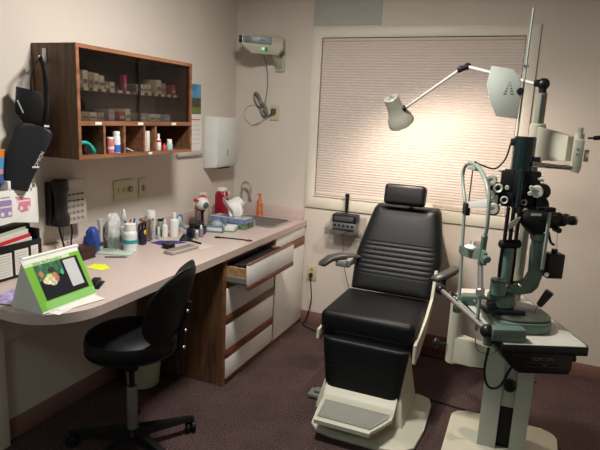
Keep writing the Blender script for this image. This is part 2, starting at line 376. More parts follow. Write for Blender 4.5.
for k, y in enumerate([-1.71, -1.415, -1.135]): MB().box((cx1 - .001, y - .02, zr + .001), (cx1 + .001, y + .02, zr + .013)).build('sticker', m_paper, t, True)
MB().box((cx1, -1.355, cz0 + .002), (cx1 + .001, -1.325, cz0 + .014)).build('sticker', m_paper, t, True)
for k in range(13): MB().box((cx1 - .0515, -1.74 + k * .056, 1.6245), (cx1 - .0495, -1.74 + k * .056 + .028, 1.6375)).build('shelf_label', m_paper, t, True)
# boxes and bottles behind glass
ORD = ['first', 'second', 'third', 'fourth', 'fifth', 'sixth', 'seventh', 'eighth', 'ninth', 'tenth', 'eleventh', 'twelfth', 'thirteenth', 'fourteenth', 'fifteenth', 'sixteenth']
cols = {'cream': (.66, .62, .44), 'tan': (.42, .33, .22), 'green': (.22, .30, .14), 'grey': (.35, .36, .34), 'white': (.70, .68, .62), 'pink': (.62, .05, .17), 'red': (.36, .07, .06), 'dark': (.05, .06, .05), 'teal': (.02, .42, .38)}
def cbox(y0, y1, h, z, c, lab, x0=.10, x1=.195, grp=None):
    h *= .74
    x0 = .165 if c == 'pink' else x0
    t_ = thing('lens_box', lab, 'box', ((x0 + x1) / 2, (y0 + y1) / 2, z), group=grp)
    MB().box((x0, y0, z), (x1, y1, z + h), bev=.0015).build('carton', P_('carton_' + c, cols[c], .6), t_, True)
    MB().box((x1, y0 + .004, z + h * .25), (x1 + .0006, y1 - .004, z + h * .5)).build('carton_label', P_('label_' + ('dark' if c in ('cream', 'white', 'tan') else 'pale'), (.18, .16, .12) if c in ('cream', 'white', 'tan') else (.6, .55, .5), .6), t_, True)
up = [(-1.80, -1.765, .100, 'cream'), (-1.762, -1.735, .09, 'green'), (-1.732, -1.70, .105, 'cream'), (-1.698, -1.665, .098, 'tan'), (-1.662, -1.63, .095, 'cream'), (-1.627, -1.595, .085, 'cream'), (-1.592, -1.56, .052, 'green'), (-1.557, -1.525, .05, 'cream'),
      (-1.456, -1.438, .105, 'pink'), (-1.365, -1.34, .052, 'grey'), (-1.335, -1.31, .056, 'cream'), (-1.305, -1.28, .058, 'cream'), (-1.275, -1.25, .06, 'cream'), (-1.20, -1.16, .10, 'cream'), (-1.155, -1.12, .08, 'tan'), (-1.06, -1.03, .075, 'red')]
for k, (a_, b_, h, c) in enumerate(up): cbox(a_, b_, h, 1.637, c, '%s carton, %s from the left on the upper shelf behind smoked glass' % (c, ORD[k]))
lo = [(-1.80, -1.755, .05, 'grey'), (-1.75, -1.70, .052, 'tan'), (-1.695, -1.65, .05, 'cream'), (-1.645, -1.60, .05, 'tan'), (-1.57, -1.53, .075, 'grey'), (-1.495, -1.455, .06, 'red'), (-1.45, -1.415, .08, 'cream'), (-1.33, -1.29, .055, 'grey'), (-1.26, -1.215, .05, 'cream'), (-1.21, -1.17, .05, 'cream'), (-1.13, -1.08, .05, 'grey')]
for k, (a_, b_, h, c) in enumerate(lo): cbox(a_, b_, h, zr + .018, c, '%s carton, %s from the left on the lower shelf behind smoked glass' % (c, ORD[k]))
# cubby contents
zc = cz0 + th
def bottle(name, lab, cat, x, y, z, r, h, body, cap, capf=.22, neck=.45, label=None, grp=None, seg=20, stripe=(.3, .6)):
    t_ = thing(name, lab, cat, (x, y, z), group=grp); hb = h * (1 - capf)
    MB().lathe([(r * .9, 0), (r, h * .02), (r, hb * .85), (r * .9, hb * .93), (r * neck, hb)], (x, y, z), seg=seg).build('body', body, t_, True)
    MB().lathe([(r * neck * 1.15, 0), (r * neck * 1.15, h * capf * .9), (r * neck * .8, h * capf)], (x, y, z + hb), seg=seg).build('cap', cap, t_, True)
    if label is not None: MB().lathe([(r * 1.01, hb * stripe[0]), (r * 1.015, hb * stripe[0]), (r * 1.015, hb * stripe[1]), (r * 1.01, hb * stripe[1])], (x, y, z), seg=seg, cap=False).build('label', label, t_, True)
    return t_
t = thing('tape_dispenser', 'teal curved tape dispenser in the leftmost cubbyhole', 'tape dispenser', (.2, -1.74, zc))
pts = [(.205, -1.805, zc + .006), (.21, -1.795, zc + .04), (.21, -1.765, zc + .052), (.21, -1.73, zc + .045), (.21, -1.70, zc + .02), (.205, -1.69, zc + .006)]
MB().tube(pts, .008, flat=1.6).build('shell', P_('teal_plastic', cols['teal'], .4), t, True)
MB().cyl((.205, -1.745, zc + .025), (.225, -1.745, zc + .025), .022).build('tape_roll', m_blackp, t, True)
bottle('spray_can', 'red and white can in the second cubbyhole from left', 'can', .235, -1.610, zc, .018, .078, P_('red_can', (.50, .12, .12), .4), m_whitep, .12, .8, P_('pale', (.6, .6, .6)), stripe=(.3, .5))
bottle('spray_can', 'blue based white can beside the red one in a cubbyhole', 'can', .235, -1.567, zc, .0185, .105, P_('pale', (.6, .6, .6)), m_whitep, .15, .8, P_('blue_label', (.03, .12, .45)), stripe=(.05, .45))
t = tag(MB().box((-.05, -.035, 0), (.05, .035, .004)).build('paper_slip', m_paper), 'white paper slip leaning inside the middle cubbyhole', 'paper'); t.location = (.19, -1.485, zc + .012); t.rotation_euler = (math.radians(-14), 0, .2)
t = thing('carton', 'tall white carton standing in the narrow fourth cubbyhole', 'box', (.2, -1.34, zc))
MB().box((.15, -1.368, zc), (.235, -1.312, zc + .105), bev=.002).build('carton_body', P_('white_card', (.60, .57, .50), .6), t, True)
MB().box((.2351, -1.342, zc + .01), (.2357, -1.338, zc + .10)).build('carton_seam', m_greyp, t, True)
bottle('eyedrop_bottle', 'white dropper bottle with red band in rightmost cubbyhole', 'bottle', .235, -1.240, zc, .014, .09, m_whitep, m_whitep, .3, .4, P_('red_label', (.5, .03, .04)), stripe=(.7, .9))
bottle('eyedrop_bottle', 'tiny red bottle between two white ones in rightmost cubbyhole', 'bottle', .235, -1.19, zc, .012, .038, P_('red_label', (.5, .03, .04)), P_('red_label', (.5, .03, .04)), .3)
bottle('eyedrop_bottle', 'squat white and grey bottle in rightmost cubbyhole', 'bottle', .235, -1.143, zc, .018, .058, P_('grey_teal', (.28, .40, .40)), m_whitep, .4, .7)

# hook and hanging bag on the cabinet side
t = thing('adhesive_hook', 'white adhesive hook on the left side of the wall cabinet', 'hook', (.08, -1.834, 1.75))
MB().box((.070, -1.838, 1.735), (.092, -1.8325, 1.795), bev=.002).build('hook_plate', m_whitep, t, True)
MB().tube([(.081, -1.838, 1.75), (.081, -1.852, 1.742), (.081, -1.862, 1.748), (.081, -1.862, 1.762)], .004, 8).build('hook_prong', m_whitep, t, True)
t = thing('blood_pressure_kit', 'black zip pouch hanging by a strap from cabinet side', 'bag', (.05, -1.90, 1.2))
# the pouch lies against the wall corner of the cabinet, so its plane runs along the wall and out into the room
ux = Vector((.62, .78, 0)); un = Vector((.78, -.62, 0))
def bagpt(a, z, off=0): return Vector((.085, -1.895, 0)) + ux * a + un * off + Vector((0, 0, z))
def bagprism(poly, off, d, bev=.008): 
    return MB().prism(poly, Vector((.085, -1.895, 0)) + un * off, ux, Z, un, d, bev=bev)
pouch = [(-.088, 1.454), (-.05, 1.475), (.01, 1.46), (.05, 1.445), (.062, 1.42), (.045, 1.385), (.015, 1.335), (-.007, 1.28), (-.029, 1.236), (-.052, 1.175), (-.10, 1.185), (-.138, 1.20), (-.143, 1.263), (-.119, 1.357)]
bagprism(pouch, .0, .05).build('pouch', P_('navy_nylon', (.003, .004, .008), .6, bump=.3, bscale=200), t, True)
flap = [(-.075, 1.624), (.02, 1.606), (.035, 1.522), (.048, 1.46), (-.055, 1.475), (-.085, 1.517)]
bagprism(flap, -.005, .045).build('gauge', m_blackp, t, True)
MB().tube([bagpt(-.074, 1.567, .046), bagpt(-.054, 1.514, .047)], .0035, 8).build('metal_clip', m_steel, t, True)
MB().box((-.010, -.004, 0), (.010, .004, .002), M=Matrix.Translation(bagpt(.035, 1.462, .0505)) @ basis((0, 0, 0), ux, Z)).build('buckle', m_whitep, t, True)
text('OMRON', .019, 'brand_tag', m_whitep, t, Matrix.Translation(bagpt(.000, 1.318, .0515)) @ basis((0, 0, 0), Vector(ux) * .45 + Vector((0, 0, .9)), Vector(ux) * -.9 + Vector((0, 0, .45))))
MB().box((-.014, -.004, 0), (.014, .004, .002), M=Matrix.Translation(bagpt(-.016, 1.284, .0505)) @ basis((0, 0, 0), ux, Z)).build('white_tab', m_whitep, t, True)
MB().tube([(.081, -1.858, 1.755), bagpt(.036, 1.70, .03), bagpt(.041, 1.60, .035), bagpt(.038, 1.52, .048), bagpt(.03, 1.46, .045)], .010, 8, flat=.35).tube([(.081, -1.858, 1.755), bagpt(-.003, 1.711, .03), bagpt(-.018, 1.65, .035), bagpt(-.017, 1.60, .03)], .010, 8, flat=.35).build('strap', m_mattb, t, True)

# ================= LEFT WALL ITEMS =================
# pamphlet
t = thing('brochure', 'orange and blue brochure in the rack at left picture edge', 'brochure', (.03, -2.05, 1.21))
for k, (z0, z1, c) in enumerate([(1.215, 1.255, (.05, .1, .3)), (1.255, 1.275, (.6, .25, .25)), (1.275, 1.325, (.08, .25, .5)), (1.325, 1.36, (.65, .2, .04))]):
    MB().box((.026, -2.12, z0), (.032, -2.015, z1)).build('printed_band', P_('brochure_%d' % k, c, .4), t, True)
# white brochure rack with two blister card
t = thing('brochure_rack', 'white wall rack with purple and pink eye graphics on left wall', 'rack', (.02, -2.0, 1.03))
MB().box((.002, -2.16, 1.03), (.012, -1.885, 1.20), bev=.002).prism([(-2.16, 1.185), (-1.885, 1.185), (-1.885, 1.02), (-2.02, 1.045), (-2.16, 1.03)], (.05, 0, 0), Y, Z, X, .006, bev=.001).box((.012, -1.891, 1.03), (.05, -1.885, 1.20)).build('tray', m_whitep, t, True)
for q0, q1 in (((.012, -2.035, 1.18), (.056, -2.02, 1.225)), ((.012, -1.925, 1.17), (.056, -1.913, 1.205)), ((.0125, -1.902, 1.18), (.018, -1.887, 1.25))): MB().box(q0, q1, bev=.002).build('divider_tab', m_whitep, t, True)
m_pur = P_('purple_print', (.30, .22, .42)); m_pnk = P_('pink_print', (.62, .20, .28))
MB().prism(rrect(-2.082, 1.07, -2.022, 1.145, .008), (.0562, 0, 0), Y, Z, X, .0005).build('purple_print', m_pur, t, True)
MB().prism([(-2.005, 1.155), (-1.925, 1.140), (-1.925, 1.10), (-1.94, 1.085), (-1.975, 1.08), (-1.995, 1.10), (-1.985, 1.13)], (.0562, 0, 0), Y, Z, X, .0005).build('pink_print', m_pnk, t, True)
for y, z, mm in ((-2.07, 1.085, 0), (-2.034, 1.085, 0), (-1.935, 1.098, 0), (-1.975, 1.10, 0)): MB().cyl((.0567, y, z), (.0572, y, z), .009).build('eye_highlight', m_paper, t, True)
for (a_, b_, z_) in ((-2.08, -2.024, 1.112), (-1.998, -1.928, 1.128)): MB().box((.0567, a_, z_), (.0571, b_, z_ + .007)).build('white_stripe', m_paper, t, True)
MB().box((.0562, -2.075, 1.153), (.0566, -2.03, 1.159)).box((.0562, -1.995, 1.16), (.0566, -1.95, 1.166)).build('caption', P_('grey_print', (.35, .34, .3)), t, True)
# black file holder
t = thing('file_holder', 'black wall file holder full of forms below the white rack', 'file holder', (.03, -2.0, .80))
MB().box((.003, -2.17, .802), (.016, -1.90, 1.015), bev=.002).box((.075, -2.17, .802), (.083, -1.90, .955), bev=.002).box((.016, -1.912, .802), (.075, -1.90, 1.0), bev=.002).box((.016, -2.16, .802), (.075, -1.912, .81)).build('holder', m_blackp, t, True)
for (a_, b_, z0, z1) in ((-2.045, -1.975, .815, .925), (-1.96, -1.922, .815, .93), (-2.13, -2.06, .815, .92)): 
    p = MB().box((.0832, a_, z0), (.0845, b_, z1)).build('index_card', m_paper, t, True)
    q = MB()
    for k in range(8): q.box((.0846, a_ + .006, z0 + .01 + k * .012), (.0849, b_ - .01, z0 + .0125 + k * .012))
    q.build('ruled_line', P_('grey_print', (.35, .34, .3)), p, True)
for nm, lb, cat, x, z0, z1, mm in (('folder', 'red folder standing in the black file holder', 'folder', .062, .82, .972, P_('red_folder', (.55, .02, .03), .4)), ('form_sheet', 'white form behind the red folder in the black file holder', 'paper', .050, .82, .99, m_paper), ('form_sheet', 'greenish form at the very back of the black file holder', 'paper', .036, .82, 1.0, P_('pale_green_paper', (.45, .50, .38))), ('form_sheet', 'white sheet in front of the red folder in file holder', 'paper', .070, .82, .957, m_paper)):
    o = MB().prism([(-2.15, z0), (-1.94, z0), (-1.945, z1 + .012), (-2.15, z1 - .01)], (x, 0, 0), Y, Z, X, .004).build(nm, mm); tag(o, lb, cat)
# tent calendar
t = thing('flip_chart', 'green and white tent display with dark photo panel on desk corner', 'display stand', (.44, -2.15, H))
A0 = Vector((.534, -2.305, H)); A1 = Vector((.534, -2.037, H)); B0 = Vector((.352, -2.29, H)); B1 = Vector((.352, -2.04, H)); T0 = Vector((.43, -2.297, .995)); T1 = Vector((.43, -2.030, .995))
ex = (A1 - A0).normalized(); 
Lw = (A1 - A0).length; up_ = (T0 - A0); 
FM = basis(A0, ex, up_); hh = (T0 - A0).dot(Vector((FM[0][1], FM[1][1], FM[2][1])))
shx = (T0 - A0).dot(ex); W2 = Lw
def fp(poly, z0, d, name, mm, par): return MB().prism([(p[0] * W2 + shx * p[1] * 0, p[1] * hh) for p in poly], (0, 0, z0), X, Y, Z, d, M=FM).build(name, mm, par, True)
m_lime = P_('lime_print', (.16, .40, .04), .35); m_lime2 = P_('light_lime_print', (.22, .48, .13), .35)
board = fp([(0, .02), (1, .02), (1, 1), (0, 1)], -.004, .004, 'front_board', m_whitep, t)
fp([(.0, .05), (1, .05), (1, .90), (.0, .90)], 0, .0006, 'green_border', m_lime, board)
fp([(.09, .05), (1, .05), (1, .19), (.09, .19)], .0007, .0003, 'green_footer', m_lime2, board)
fp([(.0, .84), (.8, .84), (.8, .90), (.0, .90)], .0007, .0003, 'title_band', P_('pale_lime', (.5, .66, .36)), board)
ph = fp([(.14, .21), (.92, .21), (.92, .83), (.14, .83)], .0012, .0004, 'photo_panel', P_('photo_dark', (.008, .009, .014), .3), board)
fp([(.14, .55), (.6, .60), (.6, .83), (.14, .83)], .0017, .0002, 'photo_foliage', P_('photo_green', (.03, .12, .06), .4, noise=.9, nscale=60), ph)
for (px_, py_, rx, ry, c) in ((.21, .66, .035, .06, (.45, .14, .06)), (.43, .55, .05, .09, (.42, .16, .08)), (.30, .53, .10, .07, (.6, .55, .35)), (.33, .60, .06, .04, (.5, .6, .12)), (.56, .61, .03, .05, (.03, .35, .18)), (.40, .70, .06, .05, (.01, .01, .01)), (.36, .47, .06, .05, (.6, .5, .35))):
    MB().prism([(px_ * W2 + rx * W2 * math.cos(a), py_ * hh + ry * hh * math.sin(a)) for a in [k * PI / 8 for k in range(16)]], (0, 0, .0019 + .0001 * rx), X, Y, Z, .0002, M=FM).build('photo_patch', P_('photo_%d' % int(px_ * 100), c, .5, noise=.4, nscale=80), ph, True)
fp([(.64, .30), (.86, .30), (.86, .80), (.64, .80)], .0022, .0006, 'text_card', P_('grey_card', (.48, .49, .5)), ph)
text('After the Procedure', .0165, 'title', P_('dark_green_ink', (.06, .16, .03)), t, FM @ Matrix.Translation((.40 * W2, .868 * hh, .0012)), .0002)
MB().loft([[A0, A0 + (T0 - A0) * .97, B0 + (T0 - B0) * .97, B0], [A0 + Vector((0, .002, 0)), A0 + (T0 - A0) * .97 + Vector((0, .002, 0)), B0 + (T0 - B0) * .97 + Vector((0, .002, 0)), B0 + Vector((0, .002, 0))]]).build('side_panel', P_('pale_grey_card', (.60, .64, .60)), t, True)
MB().loft([[B0, B1, B1 + Vector((.004, 0, 0)), B0 + Vector((.004, 0, 0))], [T0, T1 + Vector((0, -.0, 0)), T1 + Vector((.004, 0, 0)), T0 + Vector((.004, 0, 0))]]).build('back_board', m_lime2, t, True)
MB().tube([T0 + Vector((-.004, 0, -.004)), T1 + Vector((-.004, .002, -.004))], .008, 12).build('spine', m_whitep, t, True)
# papers beneath
for k, (x0, y0, x1, y1, rz, lb) in enumerate([(.36, -2.29, .57, -2.13, .12, 'white sheet sticking out beneath the green tent display, lowest of pile'), (.40, -2.23, .58, -2.04, -.22, 'white sheet angled under front edge of the green tent display'), (.22, -2.31, .34, -2.13, .3, 'magazine page with purple print behind the tent display')]):
    o = MB().box((-(x1 - x0) / 2, -(y1 - y0) / 2, 0), ((x1 - x0) / 2, (y1 - y0) / 2, .0012)).build('paper_sheet', m_paper if k < 2 else P_('purple_page', (.35, .28, .5), noise=.5, nscale=30)); o.location = ((x0 + x1) / 2, (y0 + y1) / 2, H + .0008 + .0015 * k); o.rotation_euler.z = rz; tag(o, lb, 'paper')

# phone
t = thing('wall_phone', 'black and grey wall telephone with handset left of keypad', 'telephone', (.03, -1.70, .98))
MB().box((.003, -1.80, .985), (.045, -1.60, 1.195), bev=.006).build('phone_base', m_blackp, t, True)
kp = MB().prism([(-1.735, .985), (-1.60, .98), (-1.60, 1.20), (-1.735, 1.205)], (.045, 0, 0), Y, Z, X, .02, bev=.002).build('keypad_panel', P_('phone_grey', (.42, .38, .34), .45), t, True)
MB().box((.0652, -1.725, 1.165), (.0658, -1.615, 1.192)).build('number_strip', P_('phone_card', (.50, .44, .40)), kp, True)
for r_ in range(5):
    for c_ in range(4): MB().box((.065, -1.718 + c_ * .027, 1.005 + r_ * .030), (.069, -1.700 + c_ * .027, 1.005 + r_ * .030 + (.013 if r_ < 3 else .008)), bev=.002).build('key', P_('key_dark', (.07, .065, .06)) if r_ > 2 else P_('key_mid', (.22, .20, .19)), kp, True)
MB().loft([[( .045 + .05 * f, -1.765 + .03 * math.cos(a) * g, z + 0 * a) if False else (.070 + .034 * g * math.sin(a), -1.768 + .042 * g * math.cos(a), z) for a in [k * PI / 8 for k in range(16)]] for (z, g, f) in ((.985, .7, 1), (.99, 1, 1), (1.03, 1.02, 1), (1.045, .8, .6), (1.14, .8, .6), (1.16, 1.02, 1), (1.205, 1, 1), (1.212, .7, 1))]).build('handset', m_blackp, t, True)
MB().tube([(.06, -1.775, .985), (.062, -1.765, .93), (.066, -1.75, .87), (.075, -1.735, .81)], .0045, 8).tube([(.05, -1.69, .985), (.05, -1.685, .94), (.045, -1.69, .88), (.045, -1.68, .81)], .004, 8).build('cord', m_mattb, t, True)
o = MB().box((0.003, -1.70, .895), (.010, -1.615, .965), bev=.002).build('jack_plate', P_('jack_grey', (.40, .37, .33))); tag(o, 'pale blank jack plate on wall under the telephone', 'jack plate')
# switch plates
t = thing('switch_plate', 'wide ivory wall plate with dial switch above the counter', 'switch plate', (0, -1.25, 1.10))
MB().box((.001, -1.335, 1.043), (.007, -1.172, 1.157), bev=.002).build('plate', m_ivory, t, True)
MB().cyl((.007, -1.205, 1.10), (.022, -1.205, 1.10), .017, bev=.003).build('dial', P_('dial_ivory', (.30, .25, .13)), t, True)
MB().box((.007, -1.305, 1.085), (.012, -1.295, 1.115), bev=.001).box((.007, -1.262, 1.085), (.012, -1.252, 1.115), bev=.001).build('toggle', m_ivory, t, True)
t = thing('switch_plate', 'narrow ivory wall plate with single switch above the counter', 'switch plate', (0, -1.09, 1.10))
MB().box((.001, -1.125, 1.038), (.007, -1.053, 1.152), bev=.002).build('plate', m_ivory, t, True)
MB().box((.007, -1.096, 1.078), (.016, -1.082, 1.112), bev=.002).build('toggle', P_('dial_ivory', (.30, .25, .13)), t, True)
# calendar on wall right of cabinet
t = thing('wall_calendar', 'wall calendar with blue sky picture beside the cabinet', 'calendar', (0, -.6, 1.28))
MB().box((.001, -.76, 1.29), (.003, -.470, 1.535)).build('date_page', m_paper, t, True)
MB().box((.001, -.76, 1.537), (.003, -.475, 1.73)).build('picture_page', P_('cal_dark', (.05, .06, .03), noise=.6, nscale=20), t, True)
MB().box((.0031, -.755, 1.64), (.0035, -.478, 1.73)).build('picture_sky', P_('cal_sky', (.07, .25, .42), noise=.4, nscale=12), t, True)
MB().box((.0031, -.755, 1.54), (.0035, -.478, 1.58)).build('picture_grass', P_('cal_grass', (.12, .15, .04)), t, True)
MB().box((.0031, -.755, 1.495), (.0035, -.480, 1.502)).build('red_rule', P_('cal_red', (.5, .05, .08)), t, True)
q = MB()
for r_ in range(5):
    for c_ in range(9): q.box((.0031, -.74 + c_ * .03, 1.335 + r_ * .03), (.0034, -.73 + c_ * .03, 1.345 + r_ * .03))
q.build('date_number', P_('grey_print', (.35, .34, .3)), t, True)
MB().box((.001, -.76, 1.262), (.022, -.475, 1.28), bev=.002).build('bottom_ledge', P_('ledge', (.40, .36, .33)), t, True)
# towel dispenser
t = thing('towel_dispenser', 'white paper towel dispenser on the left wall by corner', 'towel dispenser', (0, -.3, 1.17))
MB().prism([(.003, 1.53), (.105, 1.52), (.112, 1.50), (.112, 1.19), (.10, 1.175), (.003, 1.165)], (0, -.435, 0), X, Z, Y, .275, bev=.006).build('housing', P_('dispenser_white', (.60, .61, .58), .4), t, True)
MB().box((.1125, -.30, 1.25), (.115, -.295, 1.30)).build('level_slot', m_greyp, t, True)
MB().box((.03, -.36, 1.163), (.09, -.22, 1.17)).build('towel_slot', m_mattb, t, True)
# projector
t = thing('chart_projector', 'cream wall mounted chart projector in the room corner', 'projector', (.27, -.12, 1.95))
MJ = Matrix.Translation((.225, -.215, 2.025)) @ Matrix.Rotation(math.radians(-72), 4, 'Z')
m_proj = P_('projector_cream', (.40, .39, .31), .4)
D = Vector((.68, .733, 0)).normalized(); Sd = Vector((-.733, .68, 0))
PF = basis((.178, -.232, 2.018), (.88, .47, -.02), (-.47, .88, 0)) @ Matrix.Scale(1.28, 4)
b = MB().loft([[(x, y, z) for x, y in q] for z, q in ((-.04, [(.05, -.02), (.19, -.02), (.20, .0), (.19, .04), (.16, .055), (.05, .05)]), (-.005, [(.0, -.045), (.215, -.035), (.23, 0), (.215, .05), (.17, .072), (.0, .065)]), (.045, [(-.005, -.045), (.212, -.037), (.228, 0), (.212, .05), (.17, .072), (-.005, .065)]), (.056, [(.01, -.035), (.20, -.027), (.215, 0), (.20, .045), (.17, .06), (.01, .055)]))], M=PF)
b.build('housing', m_proj, t, True, ang=50)
MB().box((.002, -.0485, .008), (.155, -.040, .046), bev=.003, M=PF).build('faceplate', P_('face_grey', (.16, .19, .2), .4), t, True)
MB().cyl(PF @ Vector((-.02, -.02, .027)), PF @ Vector((.03, -.02, .027)), .024).cyl(PF @ Vector((.03, -.042, .027)), PF @ Vector((.03, -.056, .027)), .020).build('lens', m_blackp, t, True)
MB().box((.09, -.0505, .022), (.12, -.048, .032), M=PF).build('slot', m_blackp, t, True)
MB().cyl(PF @ Vector((.11, -.042, -.018)), PF @ Vector((.11, -.050, -.018)), .006).build('indicator_lamp', mat('green_led', (.05, .6, .1), .4, emit=(.05, .9, .15), estr=3), t, True)
MB().cyl(PF @ Vector((.128, -.040, -.016)), PF @ Vector((.128, -.052, -.016)), .009).build('knob', m_blackp, t, True)
MB().box((.33, -.016, 1.86), (.40, -.001, 1.975), bev=.003).prism([(-.015, 1.93), (-.015, 1.875), (-.12, 1.965), (-.12, 1.985), (-.06, 1.985)], (.345, 0, 0), Y, Z, X, .035, bev=.003).build('wall_bracket', m_proj, t, True)
MB().cyl((.34, -.10, 1.96), (.34, -.10, 1.995), .03).build('swivel', m_greyp, t, True)
m_cord = P_('grey_cord', (.13, .125, .11), .5); m_cord2 = P_('pale_cord', (.48, .42, .37), .5)
MB().tube([(.262, -.10, 1.975), (.258, -.03, 1.93), (.27, -.012, 1.80), (.262, -.012, 1.68), (.25, -.014, 1.60), (.268, -.012, 1.52)], .0035, 8).build('cable', m_cord, t, True)
b = MB()
for k in range(4):
    for (cx_, cz_, rx_, rz_, tl) in ((.195, 1.655, .026, .062, .45), (.245, 1.585, .028, .055, .35)):
        b.tube([(cx_ + (rx_ - .003 * k) * math.cos(q_) * math.cos(tl) - (rz_ - .004 * k) * math.sin(q_) * math.sin(tl), -.010 - .005 * k, cz_ + (rx_ - .003 * k) * math.cos(q_) * math.sin(tl) + (rz_ - .004 * k) * math.sin(q_) * math.cos(tl)) for q_ in [j * PI / 6 for j in range(13)]], .0038, 8)
b.tube([(.25, -.03, 1.60), (.27, -.03, 1.57), (.285, -.02, 1.545), (.32, -.02, 1.565)], .006, 8)
tag(b.build('cable_bundle', m_cord), 'dark grey bundled cable hanging on wall under the projector', 'cable')
tag(MB().tube([(.13, -.006, 1.48), (.08, -.006, 1.53), (.10, -.006, 1.60), (.17, -.006, 1.62), (.24, -.006, 1.57), (.22, -.006, 1.49), (.14, -.006, 1.47), (.22, -.006, 1.50), (.30, -.012, 1.55)], .003, 8).build('loose_cord', m_cord2), 'pale thin cord looping on wall below the cable bundle', 'cord')
t = thing('wall_outlet', 'ivory outlet under the projector with a cable plugged in', 'outlet', (.33, 0, 1.56))
MB().box((.295, -.007, 1.515), (.368, -.001, 1.625), bev=.002).build('plate', m_ivory, t, True)
MB().box((.315, -.04, 1.56), (.345, -.007, 1.60), bev=.005).build('plug', P_('plug_dark', (.06, .06, .05)), t, True)
# outlet on back wall
t = thing('wall_outlet', 'ivory outlet low on back wall beside the white cabinet', 'outlet', (.69, 0, .40))
MB().box((.652, -.007, .345), (.724, -.001, .46), bev=.002).build('plate', m_ivory, t, True)
MB().box((.676, -.009, .42), (.700, -.007, .442), bev=.001).build('socket', P_('dial_ivory', (.30, .25, .13)), t, True)
MB().box((.676, -.035, .375), (.700, -.007, .405), bev=.004).build('plug', m_blackp, t, True)
tag(MB().tube([(.69, -.03, .38), (.695, -.032, .33), (.705, -.03, .22), (.69, -.03, .11), (.67, -.04, .04), (.66, -.06, .007), (.72, -.10, .005), (.83, -.14, .005), (1.1, -.13, .005), (1.5, -.145, .005), (1.75, -.17, .005), (2.3, -.22, .005)], .0042, 8).build('power_cord', m_mattb), 'black power cord from low outlet running along the floor', 'cord')
tag(MB().tube([(1.50, -.70, .005), (1.646, -.727, .005), (1.80, -.755, .005), (2.0, -.773, .005), (2.2, -.76, .005)], .0045, 8).build('floor_line', m_mattb), 'thin black line across the carpet between chair and instrument stand', 'cable')  # thin black tube laid across the carpet

# acrylic tray under the window
t = thing('acrylic_shelf', 'clear acrylic shelf fixed under the window trim', 'shelf', (.95, -.05, .69))
MB().box((.815, -.008, .685), (1.085, -.001, .865), bev=.001).box((.815, -.12, .742), (1.085, -.008, .747)).box((.815, -.123, .742), (1.085, -.120, .79)).box((.815, -.12, .742), (.819, -.008, .79)).box((1.081, -.12, .742), (1.085, -.008, .79)).build('acrylic', m_clear, t, True)
t = thing('instrument_charger', 'black and silver instrument charger on the acrylic shelf', 'charger', (.945, -.06, .75))
MB().box((.862, -.10, .748), (1.030, -.012, .832), bev=.004).build('silver_base', P_('silver_face', (.22, .22, .22), .3, metal=.6), t, True)
MB().box((.858, -.10, .832), (1.034, -.010, .888), bev=.005).build('top_case', m_blackp, t, True)
MB().box((.875, -.103, .845), (1.015, -.099, .878), bev=.001).build('display_panel', P_('grey_lcd', (.06, .065, .07), .2), t, True)
for k in range(5): MB().cyl((.882 + .032 * k, -.10, .812), (.882 + .032 * k, -.105, .812), .009).build('button', m_blackp, t, True)
MB().box((.868, -.102, .775), (1.024, -.1, .79)).build('dark_strip', m_blackp, t, True)
t = thing('ophthalmoscope', 'slim black instrument handle standing in the charger', 'instrument', (.945, -.05, .888))
MB().lathe([(.009, 0), (.009, .02), (.012, .03), (.013, .12), (.016, .13), (.016, .142), (.010, .146)], (.945, -.05, .888)).build('handle', m_blackp, t, True)
MB().lathe([(.012, 0), (.012, .01)], (.945, -.05, .888)).build('collar', m_chrome, t, True)
tag(MB().tube([(.93, -.05, .75), (.925, -.03, .68), (.935, -.03, .58), (.96, -.03, .45), (1.0, -.03, .33), (1.02, -.03, .2), (1.05, -.03, .10), (1.05, -.05, .01)], .003, 8).build('charger_cord', m_cord), 'thin grey cord hanging down the wall from charger', 'cord')
tag(MB().box((1.80, -.07, .75), (1.865, -.001, .80), bev=.002).box((1.80, -.09, .80), (1.865, -.001, .803)).build('acrylic_holder', m_clear), 'small clear acrylic holder on wall right of chair back', 'holder')

# ================= COUNTER ITEMS =================
m_gold = None
t = bottle('pill_bottle', 'large white bottle with teal label at front of clutter', 'bottle', .170, -1.402, H, .036, .152, m_whitep, m_whitep, .24, .72, P_('bottle_label', (.66, .68, .68)), stripe=(.22, .82))
MB().lathe([(.0368, 0), (.0373, 0), (.0373, .02), (.0368, .02)], (.170, -1.402, H + .045), cap=False, seg=24).build('teal_band', P_('teal_print', (.02, .30, .32)), t, True)
tag(MB().box((-.09, -.06, 0), (.09, .06, .005), bev=.001).build('green_booklet', P_('mint_card', (.40, .50, .40), .5)), 'pale green booklet lying in front of white bottle', 'booklet')
bpy.data.objects['green_booklet'].location = (.137, -1.466, H); bpy.data.objects['green_booklet'].rotation_euler.z = .35
o = MB().cyl((0, -.05, .004), (0, .05, .004), .004).cyl((0, .05, .004), (0, .062, .004), .004, .001).build('pen', P_('pen_grey', (.12, .12, .12))); o.location = (.20, -1.555, H + .001); o.rotation_euler.z = -1.0; tag(o, 'dark thin pen at the edge of the green booklet', 'pen')
tag(MB().prism([(.205, -1.765), (.30, -1.765), (.315, -1.72), (.25, -1.675), (.20, -1.70)], (0, 0, H + .0005), X, Y, Z, .001).build('sticky_note', P_('neon_yellow', (.72, .78, .02), .6)), 'bright yellow sticky note on the desk beside tent display', 'sticky note')
t = thing('stapler', 'small black stapler beside the green tent display', 'stapler', (.44, -1.95, H), rz=.5)
MB().box((-.03, -.05, 0), (.03, .05, .008), bev=.003).build('base', m_blackp, t); MB().box((-.018, -.05, .010), (.018, .045, .026), bev=.006).build('arm', m_blackp, t)
